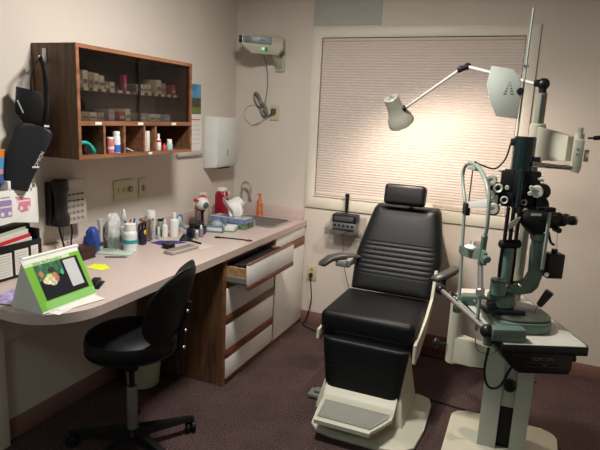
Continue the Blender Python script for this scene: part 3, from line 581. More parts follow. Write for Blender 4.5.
# chrome tube and blue cloth, brown box
t = thing('penlight', 'upright chrome flashlight tube beside the blue cloth', 'flashlight', (.05, -1.485, H))
MB().lathe([(.014, 0), (.014, .018), (.012, .022), (.012, .13), (.015, .138), (.016, .172), (.012, .176)], (.048, -1.49, H)).build('barrel', P_('silver_barrel', (.62, .63, .64), .25, metal=.5), t, True)
MB().lathe([(.0124, .03), (.0126, .034), (.0126, .05), (.0124, .052)], (.048, -1.49, H), cap=False).build('grip', P_('grip_dark', (.10, .12, .12), .3, metal=.8), t, True)
def rag(name, lab, cat, c, r, col, seed, sz=1.0):
    random.seed(seed); b = MB(); q = bmesh.ops.create_icosphere(b.bm, subdivisions=3, radius=1)['verts']
    ph = [random.uniform(0, 6) for _ in range(6)]
    for v in q:
        a = math.atan2(v.co.y, v.co.x); k = 1 + .14 * math.sin(3 * a + ph[0] + 3 * v.co.z) + .1 * math.sin(7 * a + ph[1] - 4 * v.co.z) + .06 * math.sin(9 * v.co.z + ph[2])
        v.co = Vector((v.co.x * r[0] * k, v.co.y * r[1] * k, max(v.co.z, -.97) * r[2] * (1 + .1 * math.sin(5 * a + ph[3]))))
    zm = min(v.co.z for v in q)
    for v in q: v.co += Vector((c[0], c[1], c[2] - zm))
    return tag(b.build(name, col, ang=60), lab, cat)
rag('blue_cloth', 'crumpled royal blue pouch standing against the backsplash', 'pouch', (.062, -1.562, H), (.032, .034, .075), P_('royal_blue', (.02, .06, .30), .5), 3)
t = thing('wooden_box', 'small dark brown box beside the telephone cord', 'box', (.07, -1.65, H)); MB().box((.03, -1.70, H), (.115, -1.60, H + .048), bev=.002).build('box_body', P_('dark_brown', (.035, .014, .008)), t, True); MB().box((.028, -1.702, H + .0485), (.117, -1.598, H + .062), bev=.003).build('box_lid', P_('dark_brown', (.035, .014, .008)), t, True)
# plastic bag and cups
rag('plastic_bag', 'crumpled clear white plastic bag leaning on backsplash', 'bag', (.062, -1.41, H), (.032, .05, .10), P_('bag_white', (.52, .52, .52), .25, noise=.25, nscale=40), 5)
for k, (x, y) in enumerate([(.115, -1.462), (.130, -1.405 - .03)]):
    x, y = [(.10, -1.475), (.118, -1.435)][k]
    tag(MB().lathe([(.016, 0), (.022, .07), (.0215, .07), (.0155, .002), (0.0, .002)], (x, y, H), cap=False).build('clear_cup', m_clear), ['clear plastic cup beside the chrome tube', 'clear plastic cup nearer the white bottle'][k], 'cup')
t = thing('pen_cup', 'white pen cup behind the big white bottle', 'cup', (.09, -1.335, H)); MB().lathe([(.030, 0), (.034, .11), (.032, .11), (.028, .004), (0, .004)], (.09, -1.335, H), cap=False).build('cup_wall', m_whitep, t, True)
for k, (dx, dy, c, nm, lb) in enumerate([(.02, -.03, (.01, .16, .09), 'marker', 'dark green marker in the pen cup'), (.02, .005, (.5, .05, .10), 'marker', 'red marker in the pen cup'), (.02, .03, (.03, .05, .35), 'marker', 'blue marker in the pen cup'), (-.01, -.035, (.6, .6, .58), 'marker', 'white marker leaning left in the pen cup')]):
    b_ = Vector((.09 + dx * .3, -1.335 + dy * .3, H + .006)); e_ = b_ + Vector((dx * .9, dy * 1.0, .15)); o = MB().cyl(b_, e_, .006, bev=.002).build(nm, P_('mk%d' % k, c, .4)); tag(o, lb, 'marker')
t = thing('scissors', 'black handled scissors with yellow tag beside the swab jar', 'scissors', (.13, -1.255, H))
MB().box((.115, -1.272, H), (.15, -1.238, H + .075), bev=.006).build('holder', P_('navy_plastic', (.012, .012, .04), .4), t, True)
for s_ in (-1, 1): MB().tube([(.132, -1.255 + s_ * .014 + .014 * math.cos(a), H + .10 + .022 * math.sin(a)) for a in [j * PI / 4 for j in range(9)]], .0055, 8).build('handle', m_blackp, t, True)
MB().box((.146, -1.262, H + .06), (.152, -1.244, H + .085), bev=.003).build('yellow_tag', P_('tag_yellow', (.65, .48, .04)), t, True)
rag('white_wrapper', 'crumpled white wrapper between plastic bag and pen cup', 'wrapper', (.047, -1.305, H), (.018, .020, .10), P_('bag_white', (.52, .52, .52), .25), 21)
# swab jar
sx, sy = .092, -1.168
t = thing('swab_jar', 'clear jar packed with wooden cotton swabs', 'jar', (sx, sy, H))
MB().lathe([(.040, 0), (.042, .01), (.042, .125), (.040, .125), (.039, .008), (0, .006)], (sx, sy, H), cap=False, seg=28).build('glass', m_clear, t, True)
MB().lathe([(.043, 0), (.043, .006), (.041, .006), (.041, 0)], (sx, sy, H + .122), cap=False).build('rim', P_('jar_rim', (.12, .08, .07)), t, True)
random.seed(11)
for k in range(40):
    a = random.uniform(0, 6.28); r = .028 * math.sqrt(random.random()); a2 = a + random.uniform(-1, 1)
    p = Vector((sx + r * math.cos(a), sy + r * math.sin(a), H + .009)); q_ = Vector((sx + .028 * math.cos(a2), sy + .028 * math.sin(a2), H + .118 + random.uniform(0, .022)))
    s_ = thing('cotton_swab', 'wooden cotton swab standing in the clear jar', 'swab', p, group='cotton swabs in the clear jar')
    MB().cyl(p, q_, .0023, seg=6).build('stick', P_('stick_wood', (.30, .15, .09)), s_, True); MB().sph(q_, .0042, seg=8).build('cotton_tip', P_('cotton', (.5, .42, .38)), s_, True)
rag('tissue_heap', 'crumpled white tissue heap between jar and white bottles', 'tissue', (.055, -1.245, H), (.025, .03, .07), P_('bag_white', (.52, .52, .52), .25), 9)
rag('blue_wrapper', 'crumpled navy pouch under the eyeball model', 'pouch', (.20, -.785, H), (.03, .028, .035), P_('navy_black', (.01, .012, .035), .5), 12)
tag(MB().lathe([(.024, 0), (.025, .004), (.025, .158), (.022, .162), (.008, .162)], (.052, -1.075, H)).build('paper_roll', P_('paper_roll', (.62, .62, .60), .7)), 'tall white cylinder standing behind the swab jar', 'canister')
bottle('dropper_bottle', 'slim clear dropper bottle with white cap right of jar', 'bottle', .125, -1.10, H, .010, .075, P_('pale_bottle', (.45, .5, .5), .3), m_whitep, .35, .5)
bottle('dropper_bottle', 'grey green bottle with black cap behind slim dropper', 'bottle', .075, -1.02, H, .016, .105, P_('greygreen', (.25, .32, .25), .4), m_blackp, .12, .8)
bottle('dropper_bottle', 'second grey green bottle just right of its twin', 'bottle', .062, -.972, H, .014, .098, P_('greygreen', (.25, .32, .25), .4), m_blackp, .12, .8)
bottle('lotion_bottle', 'smaller white bottle left of the tall white bottle', 'bottle', .122, -1.035, H, .018, .11, m_whitep, m_whitep, .28, .4)
bottle('lotion_bottle', 'tall white bottle with pointed cap at centre of clutter', 'bottle', .165, -1.0, H, .027, .15, m_whitep, m_whitep, .24, .4)
# blue occluder / glasses
t = thing('blue_goggles', 'pale blue plastic loop leaning behind tall white bottle', 'goggles', (.13, -.90, H))
MB().tube([(.13, -.90 + .03 * math.cos(a), H + .085 + .033 * math.sin(a)) for a in [j * PI / 6 for j in range(13)]], .007, 8).tube([(.13, -.89, H + .055), (.155, -.87, H + .03), (.17, -.84, H + .008)], .007, 8).build('loop', P_('pale_blue', (.12, .27, .40), .4), t, True)
MB().sph((.13, -.90, H + .085), (.005, .022, .024)).build('white_disc', m_whitep, t, True)
MB().cyl((.12, -.905, H), (.128, -.905, H + .058), .008).build('stem', P_('pale_blue', (.12, .27, .40), .4), t, True)
t = thing('diagnostic_case', 'black and navy case lying open behind the silver vial', 'case', (.235, -.865, H), rz=.3)
MB().box((-.05, -.055, 0), (.05, .055, .05), bev=.008).build('case_body', P_('navy_black', (.01, .012, .035), .5), t); MB().box((-.045, -.05, .051), (.03, .03, .075), bev=.008, M=Matrix.Rotation(.12, 4, 'Y')).build('case_lid', m_blackp, t)
t = thing('black_tray', 'flat black tray in front of the tall white bottle', 'tray', (.25, -.985, H), rz=.45)
MB().box((-.035, -.085, 0), (.035, .085, .006), bev=.002).build('tray_base', m_blackp, t); MB().box((-.035, -.085, .006), (-.030, .085, .012)).box((.030, -.085, .006), (.035, .085, .012)).build('tray_rim', m_blackp, t)
o = MB().cyl((0, -.06, .005), (0, .05, .005), .005).cyl((0, .05, .005), (0, .065, .005), .004, .001).build('pen', m_blackp); o.location = (.345, -1.055, H + .001); o.rotation_euler.z = 1.25; tag(o, 'black pen between the blue cloth and the vial', 'pen')
bottle('vial', 'short silver vial with pale cap at counter middle', 'vial', .305, -.968, H, .0125, .055, P_('silver_vial', (.45, .45, .44), .3, metal=.6), m_whitep, .2, .7)
bottle('vial', 'taller greyish purple vial right of the silver vial', 'vial', .30, -.915, H, .012, .075, P_('mauve_bottle', (.25, .2, .25), .4), m_whitep, .25, .5)
bottle('vial', 'dark vial with black pointed top beside silver vial', 'vial', .255, -.925, H, .014, .085, P_('dark_vial', (.03, .03, .03), .3), m_blackp, .4, .6)
# eye model
t = thing('eye_model', 'white anatomical eyeball model with red muscles on a stand', 'eye model', (.178, -.715, H))
MB().lathe([(.04, 0), (.04, .008), (.012, .014), (.008, .06), (.010, .11), (.022, .13)], (.178, -.715, H)).build('stand', m_blackp, t, True)
EC = Vector((.178, -.715, H + .168)); ED = Vector((.85, -.35, -.1)).normalized()
MB().sph(EC, .044, seg=28).build('eyeball', P_('eye_white', (.60, .60, .56), .25), t, True)
MB().lathe([(.0, .0), (.021, 0), (.017, .006), (0, .010)], EC + ED * .041, ED, cap=False).build('iris', P_('iris_grey', (.06, .09, .09), .2), t, True)
for a, rr_ in ((1.2, .011), (2.6, .013), (4.2, .010)):
    n_ = frame(ED) @ Vector((math.cos(a), math.sin(a), 0)); MB().tube([EC + n_ * .045 + ED * .010, EC + n_ * .047 - ED * .020, EC + n_ * .030 - ED * .050], [.006, rr_, .007], 10).build('muscle', P_('muscle_red', (.55, .03, .05), .4), t, True)
MB().cyl(EC - ED * .04, EC - ED * .068, .011).build('optic_nerve', P_('nerve', (.6, .5, .42)), t, True)
# beige jug and sharps container
bottle('beige_canister', 'beige canister with white cap behind the eyeball model', 'canister', .085, -.565, H, .042, .215, P_('beige_plastic', (.42, .34, .29), .5), P_('cap_cream', (.58, .52, .46)), .09, .6)
t = thing('sharps_container', 'tall dark red sharps container with white lid and handle', 'container', (.135, -.42, H))
MB().prism(rrect(-.042, -.036, .042, .036, .02), (.14, -.41, H), X, Y, Z, .20, bev=.004).lathe([(.040, 0), (.034, .018)], (.14, -.41, H + .20)).build('tub', P_('sharps_red', (.26, .006, .02), .35), t, True)
MB().lathe([(.036, 0), (.036, .016), (.030, .022)], (.14, -.41, H + .218)).build('lid', P_('lid_cream', (.66, .60, .54), .4), t, True)
MB().tube([(.18, -.41 - .034 * math.cos(a) , H + .215 - .042 * math.sin(a)) for a in [j * PI / 6 for j in range(7)]], .003, 8).build('handle', m_whitep, t, True)
# tissue box
t = thing('tissue_box', 'floral blue and green tissue box with a tissue pulled up', 'tissue box', (.27, -.52, H))
bx = MB().box((.15, -.585, H), (.425, -.462, H + .068), bev=.002).build('box_body', P_('tissue_base', (.12, .20, .12), .5, noise=.8, nscale=35), t, True)
MB().box((.152, -.583, H + .0682), (.423, -.464, H + .0688)).build('box_top', P_('tissue_top', (.36, .40, .40), .5, noise=.5, nscale=25), t, True)
MB().box((.152, -.5856, H + .04), (.423, -.5851, H + .066)).box((.4251, -.583, H + .042), (.4256, -.464, H + .066)).build('blue_band', P_('tissue_blue', (.16, .20, .38), .5, noise=.6, nscale=30), t, True)
MB().prism([(.20 + .06 + .06 * math.cos(a), -.523 + .025 * math.sin(a)) for a in [k * PI / 10 for k in range(20)]], (0, 0, H + .069), X, Y, Z, .0004).build('opening', P_('dark_slot', (.1, .1, .12)), t, True)
def tis(u, v):
    hgt = .125 * v; wv = .04 + .10 * v
    return (.312 + (u - .5) * wv * 1.45 + .018 * v * math.sin(6 * v), -.523 + .022 * math.sin(u * 9 + 2 * v) * (.4 + v) + (u - .5) * .03, H + .066 + hgt * (1 - .5 * (u - .45) ** 2) + .012 * math.sin(u * 14) * v)
MB().grid(tis, 22, 14).build('tissue', P_('tissue_white', (.70, .68, .65), .8), t, True, ang=180, solid=.001)
# blue tray of strips, white carton
t = thing('blue_bin', 'small grey blue plastic bin full of packets', 'bin', (.285, -.71, H), rz=.25)
MB().box((-.055, -.05, 0), (.055, .05, .004)).box((-.055, -.05, 0), (-.051, .05, .045)).box((.051, -.05, 0), (.055, .05, .045)).box((-.055, -.05, 0), (.055, -.046, .045)).box((-.055, .046, 0), (.055, .05, .045)).build('bin_wall', P_('grey_blue', (.16, .24, .30), .3), t)
MB().box((-.05, -.0512, .012), (.05, -.0502, .032)).build('bin_label', m_paper, t)
t_ = tag(MB().sph((0, 0, .03), (.042, .036, .035)).build('gauze_roll', P_('pale_grey_blue', (.25, .32, .36), .5)), 'bluish round gauze roll heaped inside the small bin', 'roll'); t_.location = (.285, -.71, H + .006)
t = thing('test_strip_carton', 'white carton with green edge in front of tissue box', 'box', (.34, -.65, H), rz=.2)
MB().box((-.05, -.05, 0), (.05, .042, .035), bev=.002).build('carton_body', m_paper, t); MB().box((-.05, -.0508, 0), (.05, -.0502, .008)).box((.0502, -.05, 0), (.0508, .042, .008)).build('green_edge', P_('green_edge', (.03, .3, .12)), t)
# occluder paddle
t = thing('occluder_paddle', 'long black double ended occluder paddle on countertop', 'paddle', (.49, -.855, H))
MB().tube([(.40, -.87, H + .004), (.49, -.858, H + .006), (.585, -.842, H + .004)], .0035, 8).build('rod', m_blackp, t, True)
MB().sph((.395, -.871, H + .0045), (.024, .018, .004)).build('cup_end', m_blackp, t, True)
MB().sph((.594, -.841, H + .0045), (.022, .018, .004)).build('red_end', P_('dark_red', (.10, .012, .015), .4), t, True)
# blue cloth, black round lid, remote, card
o = MB().prism([(-.10, -.02), (-.03, -.07), (.10, .01), (.03, .05), (-.06, .035)], (0, 0, 0), X, Y, Z, .0025).build('lens_cloth', P_('violet_blue', (.035, .03, .20), .7, noise=.3, nscale=30)); o.location = (.228, -1.14, H + .0005); o.rotation_euler.z = .45; tag(o, 'dark blue lens cloth lying flat on the counter', 'cloth')
tag(MB().lathe([(.033, 0), (.036, .003), (.036, .025), (.033, .029), (0, .029)], (.298, -1.238, H)).build('round_tin', m_blackp), 'small round black tin in front of blue cloth', 'tin')
t = thing('remote_control', 'pale grey remote control keypad near the stool back', 'remote control', (.40, -1.26, H), rz=-.13)
MB().box((-.033, -.105, 0), (.033, .105, .020), bev=.005).build('case', P_('remote_grey', (.36, .32, .29), .5), t)
for r_ in range(9):
    for c_ in range(3): MB().box((-.024 + c_ * .018, -.09 + r_ * .020, .020), (-.012 + c_ * .018, -.078 + r_ * .020, .023), bev=.001).build('button', P_('remote_key', (.22, .20, .18)), t)
o = MB().box((-.045, -.06, 0), (.045, .06, .001)).build('index_card', P_('card_pink', (.56, .47, .42), noise=.15, nscale=50)); o.location = (.445, -1.11, H + .0005); o.rotation_euler.z = -.15; tag(o, 'pale card lying right of the remote control', 'card')
# soap and tumbler
t = thing('soap_bottle', 'orange liquid soap pump bottle behind the sink', 'soap bottle', (.258, -.05, H))
MB().lathe([(.026, 0), (.029, .005), (.027, .03), (.024, .06), (.027, .09), (.015, .112), (.011, .118)], (.258, -.052, H), sy=.8).build('body', P_('orange_soap', (.55, .12, .04), .25), t, True)
MB().lathe([(.012, 0), (.012, .02), (.006, .022), (.006, .045)], (.258, -.052, H + .117)).box((.248, -.085, H + .158), (.268, -.045, H + .170), bev=.003).build('pump', P_('orange_pump', (.62, .20, .10), .35), t, True)
MB().sph((.268, -.075, H + .05), (.010, .006, .022)).build('soap_label', P_('soap_label', (.5, .30, .05)), t, True)
tag(MB().lathe([(.012, 0), (.012, .045), (.0125, .046), (.009, .05)], (.41, -.438, H)).build('metal_cap', P_('metal_cap', (.6, .58, .52), .2, metal=.7)), 'small upright silver cylinder at the sink left edge', 'cylinder')

# ================= STOOL =================
SX, SY = .555, -1.862
t = thing('rolling_stool', 'black vinyl rolling stool with backrest at the desk', 'stool', (SX, SY, 0))
prof = [(0, .485), (.13, .485), (.175, .493), (.194, .512), (.200, .545), (.192, .575), (.165, .592), (.10, .598), (0, .596)]
MB().lathe(prof, (SX, SY, 0), cap=False, seg=48).build('seat', m_vinyl, t, True)
MB().lathe([(.19, .500), (.198, .503), (.198, .509), (.19, .512)], (SX, SY, 0), cap=False, seg=48).build('seat_piping', m_vinyl, t, True)
MB().lathe([(.03, .40), (.03, .465), (.09, .47), (.10, .486)], (SX, SY, 0)).build('seat_plate', m_mattb, t, True)
MB().cyl((SX, SY, .30), (SX, SY, .40), .012).build('piston', m_mattb, t, True)
MB().lathe([(.027, 0), (.025, .005), (.025, .20), (.022, .205)], (SX, SY, .115)).build('column', P_('column_grey', (.16, .15, .15), .35, metal=.6), t, True)
MB().lathe([(.05, 0), (.05, .03), (.03, .05)], (SX, SY, .065)).build('hub', m_blackp, t, True)
for k in range(5):
    a = math.radians(57 + 72 * k); dx, dy = math.cos(a), math.sin(a); R = .285
    lg = MB().loft([[(SX + dx * r + -dy * w, SY + dy * r + dx * w, z) for (w, z) in ((-wd, zl), (wd, zl), (wd * .8, zh), (-wd * .8, zh))] for (r, wd, zl, zh) in ((.03, .024, .068, .115), (.15, .020, .066, .098), (R, .016, .064, .082), (R + .015, .012, .066, .078))]).build('leg', m_blackp, t, True)
    c_ = MB(); ca = a + .9 * (k - 2)
    cxy = (SX + dx * R, SY + dy * R); tx, ty = -math.sin(ca), math.cos(ca)
    for s_ in (-1, 1): c_.cyl((cxy[0] + tx * (.004 if s_ > 0 else -.024) , cxy[1] + ty * (.004 if s_ > 0 else -.024), .0275), (cxy[0] + tx * (.024 if s_ > 0 else -.004), cxy[1] + ty * (.024 if s_ > 0 else -.004), .0275), .027, bev=.004)
    c_.cyl((cxy[0], cxy[1], .03), (cxy[0], cxy[1], .068), .006); c_.build('caster', m_mattb, lg, True)
# backrest: curved pad
th_ = math.radians(20); bd = Vector((math.cos(th_), math.sin(th_), 0)); bw = Vector((-bd.y, bd.x, 0)); bc = Vector((SX, SY, 0)) + bd * .215
def pad(off, k=1):
    secs = []
    return secs
b = MB(); NU, NV = 14, 16
def padpt(u, v, off):
    # u across -1..1, v up 0..1, rounded outline
    zz_ = .575 + .325 * v; wid = .185 * (1 - abs(2 * v - .95) ** 3.2 * .45)
    uu = u * wid; bend = .10 * (u * wid / .185) ** 2
    edge = max(abs(u) ** 4, abs(2 * v - 1) ** 6); thick = .022 * math.sqrt(max(0, 1 - edge * .96))
    return bc + bw * uu - bd * bend + bd * (.085 * (v - .3)) + Vector((0, 0, zz_)) + bd * (thick * off)
for off in (-1, 1):
    b.grid(lambda u, v: padpt(2 * u - 1, v, off), NU, NV)
bmesh.ops.remove_doubles(b.bm, verts=b.bm.verts, dist=.0005)
# stitch rims
rim = [padpt(-1, v / NV, 0) for v in range(NV + 1)] + [padpt(-1 + 2 * u / NU, 1, 0) for u in range(1, NU + 1)] + [padpt(1, 1 - v / NV, 0) for v in range(1, NV + 1)] + [padpt(1 - 2 * u / NU, 0, 0) for u in range(1, NU)]
b.tube(rim + [rim[0]], .006, 8, smooth=False)
b.build('backrest', m_vinyl, t, True, ang=70)
MB().tube([Vector((SX, SY, .462)) + bd * .06, Vector((SX, SY, .465)) + bd * .18, Vector((SX, SY, .51)) + bd * .222, Vector((SX, SY, .62)) + bd * .232, Vector((SX, SY, .74)) + bd * .255], .011, 8, flat=1.8).build('back_bracket', m_mattb, t, True)
for z_ in (.53, .61, .70): MB().sph(Vector((SX, SY, z_)) + bd * (.240 + .09 * (z_ - .53)) + bw * -.012, .009, seg=10).build('bolt', m_chrome, t, True)

# waste bin under the desk
t = thing('waste_bin', 'small pale green waste basket under the desk', 'waste bin', (.185, -1.33, 0))
prof = [(.085, 0), (.09, .004), (.115, .255), (.119, .262), (.119, .272), (.111, .268), (.086, .006), (0, .006)]
MB().lathe(prof, (.185, -1.33, 0), cap=False, seg=32).build('basket', P_('bin_green', (.42, .48, .33), .5), t, True)
random.seed(3)
MB().lathe([(.120, .225), (.124, .23), (.122, .262), (.121, .276), (.112, .276), (.105, .18), (0, .10)], (.185, -1.33, 0), cap=False, seg=40).build('bin_liner', P_('liner', (.50, .52, .42), .35, bump=.6, bscale=30), t, True)

# ================= EXAM CHAIR =================
CX = 1.425
t = thing('exam_chair', 'black padded ophthalmic exam chair with headrest on cream base', 'chair', (CX, -.95, 0))
pl = [(1.215, -1.25), (1.225, -1.30), (1.27, -1.345), (1.35, -1.36), (1.60, -1.36), (1.70, -1.34), (1.75, -1.28), (1.765, -1.1), (1.755, -.83), (1.735, -.77), (1.68, -.745), (1.30, -.745), (1.24, -.77), (1.215, -.83)]
MB().prism(pl, (0, 0, 0), X, Y, Z, .022, bev=.006).build('base_plate', m_cream, t, True)
ped = [[(CX + sx_ * w_, y_, z_) for sx_, y_ in ((-1, yf), (1, yf), (1, yb_), (-1, yb_))] for (z_, w_, yf, yb_) in ((.021, .235, -1.17, -.78), (.06, .23, -1.165, -.785), (.30, .185, -1.06, -.80), (.38, .17, -1.0, -.80))]
b = MB().loft(ped); bmesh.ops.bevel(b.bm, geom=[e for e in b.bm.edges if abs(e.verts[0].co.z - e.verts[1].co.z) > .03], offset=.02, segments=3, affect='EDGES'); b.build('pedestal', m_cream, t, True)
MB().box((CX - .16, -.96, .36), (CX + .16, -.66, .45), bev=.01).build('seat_support', m_greyp, t, True)
# seat pad
def padbox(name, pts_fn, par): pass
b = MB().box((1.158, -1.075, .425), (1.667, -.60, .545), bev=.035, seg=5); 
b.build('seat', m_vinyl, t, True)
sp = MB().box((1.178, -1.06, .40), (1.652, -.62, .43), bev=.005).build('seat_pan', m_mattb, t, True)
# side shell (right and left), swooping
side = [(-1.10, .36), (-1.075, .345), (-.98, .36), (-.80, .42), (-.66, .52), (-.60, .66), (-.575, .72), (-.60, .72), (-.66, .57), (-.82, .50), (-1.0, .47), (-1.095, .455)]
side2 = [(-1.09, .385), (-1.075, .365), (-.98, .375), (-.80, .40), (-.66, .43), (-.66, .45), (-.82, .45), (-1.0, .44), (-1.085, .435)]
for x0, nm in ((1.670, 'side_shell'), (1.148, 'side_shell')):
    MB().prism(side if x0 > 1.5 else side2, (x0, 0, 0), Y, Z, X, .016, bev=.004).build(nm, m_cream, t, True)
# backrest with ribs : loft front surface
def backpt(u, v, s):
    # v 0..1 bottom->top; u -1..1
    z_ = .555 + .490 * v; yb_ = -.635 + .225 * v
    hw = .242 + (.012 * math.sin(min(v, .4) / .4 * PI * .5)) - .060 * max(0, (v - .4) / .6) ** 1.2 - .014 * max(0, (v - .93) / .07) ** 2
    e = max(abs(u) ** 8, abs(2 * v - 1) ** 16); th = (.045 * math.sqrt(max(0, 1 - e)) + .004)
    if s > 0: return Vector((CX + .010 + .012 * v + u * hw, yb_ + .055 + th * .3, z_))
    rib = 0
    if .20 < v < .58 and abs(u) < .86:
        k = (v - .20) / .38 * 7; rib = .0048 * (abs(math.sin(k * PI)) ** .5 - 1)
    rib2 = 0
    return Vector((CX + .010 + .012 * v + u * hw, yb_ - th - rib - rib2, z_))
b = MB(); 
for s_ in (-1, 1): b.grid(lambda u, v: backpt(2 * u - 1, v, s_), 30, 120)
# close rim by side strips
def strip(pa, pb):
    va = [b.bm.verts.new(p) for p in pa]; vb = [b.bm.verts.new(p) for p in pb]
    for i in range(len(va) - 1): b.bm.faces.new((va[i], va[i + 1], vb[i + 1], vb[i]))
for u in (-1, 1): strip([backpt(u, j / 120, -1) for j in range(121)], [backpt(u, j / 120, 1) for j in range(121)])
for v in (0, 1): strip([backpt(-1 + 2 * i / 30, v, -1) for i in range(31)], [backpt(-1 + 2 * i / 30, v, 1) for i in range(31)])
bmesh.ops.remove_doubles(b.bm, verts=b.bm.verts, dist=.0002)
b.build('backrest', m_vinyl, t, True, ang=50)
MB().prism([(-.20, .56), (.20, .56), (.19, .85), (.13, 1.03), (-.13, 1.03), (-.19, .85)], (CX, -.545, 0), X, (0, .42, 1), (0, 1, -.3), .035, bev=.01).build('back_shell', m_cream, t, True)
# headrest
hr = MB().box((-.122, -.045, -.062), (.122, .045, .062), bev=.022, seg=5, M=Matrix.Translation((1.436, -.455, 1.118)) @ Matrix.Rotation(math.radians(-12), 4, 'X')).build('headrest', m_vinyl, t, True)
MB().box((1.455, -.42, 1.00), (1.485, -.405, 1.12), bev=.003).build('headrest_bar', m_steel, hr, True)
# armrests
def arm(pts, ws, hs):
    P = [Vector(p) for p in pts]; secs = []
    for i, p in enumerate(P):
        d = (P[min(i + 1, len(P) - 1)] - P[max(i - 1, 0)]).normalized(); sdv = d.cross(Vector((0, 0, 1))).normalized(); upv = sdv.cross(d)
        secs.append([p + sdv * (ws[i] * math.copysign(abs(math.cos(a)) ** .6, math.cos(a))) + upv * (hs[i] * math.copysign(abs(math.sin(a)) ** .6, math.sin(a))) for a in [j * PI / 10 for j in range(20)]])
    return MB().loft(secs).build('armrest', P_('arm_vinyl', (.045, .042, .044), .4), t, True, ang=60)
a1 = arm([(1.215, -.58, .735), (1.19, -.60, .738), (1.12, -.655, .742), (1.065, -.70, .728), (1.035, -.735, .700), (1.03, -.745, .69)], [.022, .032, .036, .036, .034, .026], [.006, .016, .018, .018, .014, .006])
MB().prism([(-.60, .69), (-.60, .745), (-.70, .73), (-.70, .70)], (1.165, 0, 0), Y, Z, X, .03, bev=.004).box((1.10, -.70, .685), (1.19, -.655, .725), bev=.01).build('arm_bracket', m_greyp, a1, True)
a2 = arm([(1.805, -.60, .755), (1.79, -.62, .755), (1.77, -.66, .745), (1.735, -.71, .730), (1.70, -.75, .715), (1.694, -.76, .710)], [.018, .026, .032, .032, .030, .022], [.006, .015, .017, .018, .017, .008])
MB().tube([(1.69, -.60, .64), (1.72, -.62, .67), (1.745, -.68, .71)], .013, 10).build('arm_bracket', m_chrome, a2, True)
MB().cyl((1.735, -.70, .69), (1.755, -.70, .69), .022).build('arm_pivot', m_blackp, a2, True)
# legrest
b = MB()
def legpt(u, v, s):
    z_ = .125 + .29 * v; hw = .196 + .035 * v; y_ = -1.10 - .012 * (1 - v); e = max(abs(u) ** 10, abs(2 * v - 1) ** 14); th = .02 * math.sqrt(max(0, 1 - e))
    k = (v - .25) / .45 * 5; rib = .003 * (abs(math.sin(k * PI)) ** .5 - 1) if .25 < v < .70 and abs(u) < .85 else 0
    return Vector((CX + .0 + u * hw, (y_ - th - rib) if s < 0 else y_ + .02, z_))
for s_ in (-1, 1): b.grid(lambda u, v: legpt(2 * u - 1, v, s_), 20, 60)
for u in (-1, 1): strip([legpt(u, j / 60, -1) for j in range(61)], [legpt(u, j / 60, 1) for j in range(61)])
for v in (0, 1): strip([legpt(-1 + 2 * i / 20, v, -1) for i in range(21)], [legpt(-1 + 2 * i / 20, v, 1) for i in range(21)])
bmesh.ops.remove_doubles(b.bm, verts=b.bm.verts, dist=.0002)
b.build('legrest', m_vinyl, t, True, ang=50)
MB().box((CX - .19, -1.08, .14), (CX + .19, -1.062, .40), bev=.004).build('legrest_plate', m_cream, t, True)
# footrest
fr_ = MB()
xs = (CX - .195, CX + .195)
fr_.loft([[(x, y, z) for (x, y) in ((CX - w0, yy), (CX + w1, yy))] + [(CX + w1, yy, z - d_), (CX - w0, yy, z - d_)] for (yy, z, w0, w1, d_) in ((-1.085, .165, .19, .195, .02), (-1.125, .155, .19, .195, .02), (-1.16, .125, .188, .195, .018), (-1.19, .115, .18, .198, .016), (-1.25, .115, .175, .20, .016), (-1.34, .118, .163, .168, .016), (-1.405, .120, .15, .138, .018), (-1.417, .115, .145, .133, .02))])
fo = fr_.build('footrest', m_cream, t, True, ang=30)
b = MB()
b.loft([[(CX - .160, -1.215, .1145), (CX + .182, -1.215, .1145), (CX + .182, -1.255, .116), (CX + .13, -1.392, .1205), (CX - .137, -1.392, .1205)], [(CX - .160, -1.215, .119), (CX + .182, -1.215, .119), (CX + .182, -1.255, .1205), (CX + .13, -1.392, .125), (CX - .137, -1.392, .125)]])
for k in range(26): b.tube([(CX - .150 + .0125 * k, -1.22, .1192), (CX - .130 + .0101 * k, -1.388, .1255)], .0022, 6, smooth=False)
b.build('tread', P_('tread_grey', (.26, .255, .23), .6), fo, True)
MB().box((1.10, -1.05, .004), (1.19, -.97, .03), bev=.006).box((1.13, -1.03, .03), (1.21, -.985, .05), bev=.006).build('foot_pedal', m_greyp, t, True)
MB().cyl((1.672, -.62, .30), (1.76, -.62, .30), .012).cyl((1.755, -.62, .30), (1.80, -.62, .30), .03, bev=.006).bm.free()

# ================= INSTRUMENT STAND =================
PXc, PYc = 2.112, -1.05
t = thing('instrument_stand', 'cream ophthalmic instrument stand with upright pole and white table', 'instrument stand', (PXc, PYc, 0)); st = t
bp_ = rrect(1.872, -1.42, 2.385, -.83, .07)
MB().prism(bp_, (0, 0, 0), X, Y, Z, .035, bev=.01).build('base_plate', m_cream, t, True)
# column with slot
b = MB()
b.prism([(2.022, -1.13), (2.105, -1.13), (2.105, -1.09), (2.085, -.97), (2.022, -.97)], (0, 0, .034), X, Y, Z, .60, bev=.006)
b.prism([(2.165, -1.13), (2.234, -1.13), (2.234, -.97), (2.185, -.97), (2.165, -1.09)], (0, 0, .034), X, Y, Z, .60, bev=.006)
b.build('column', P_('column_cream', (.41, .45, .39), .35), t, True)
MB().box((2.103, -1.118, .255), (2.167, -1.05, .634), bev=.002).build('slot_cover', P_('slot_grey', (.34, .36, .31), .4), t, True)
MB().box((2.103, -1.10, .036), (2.167, -1.05, .255)).build('slot', m_mattb, t, True)
MB().cyl((2.135, -1.118, .375), (2.135, -1.16, .375), .027, bev=.005).build('lock_knob', m_blackp, t, True)
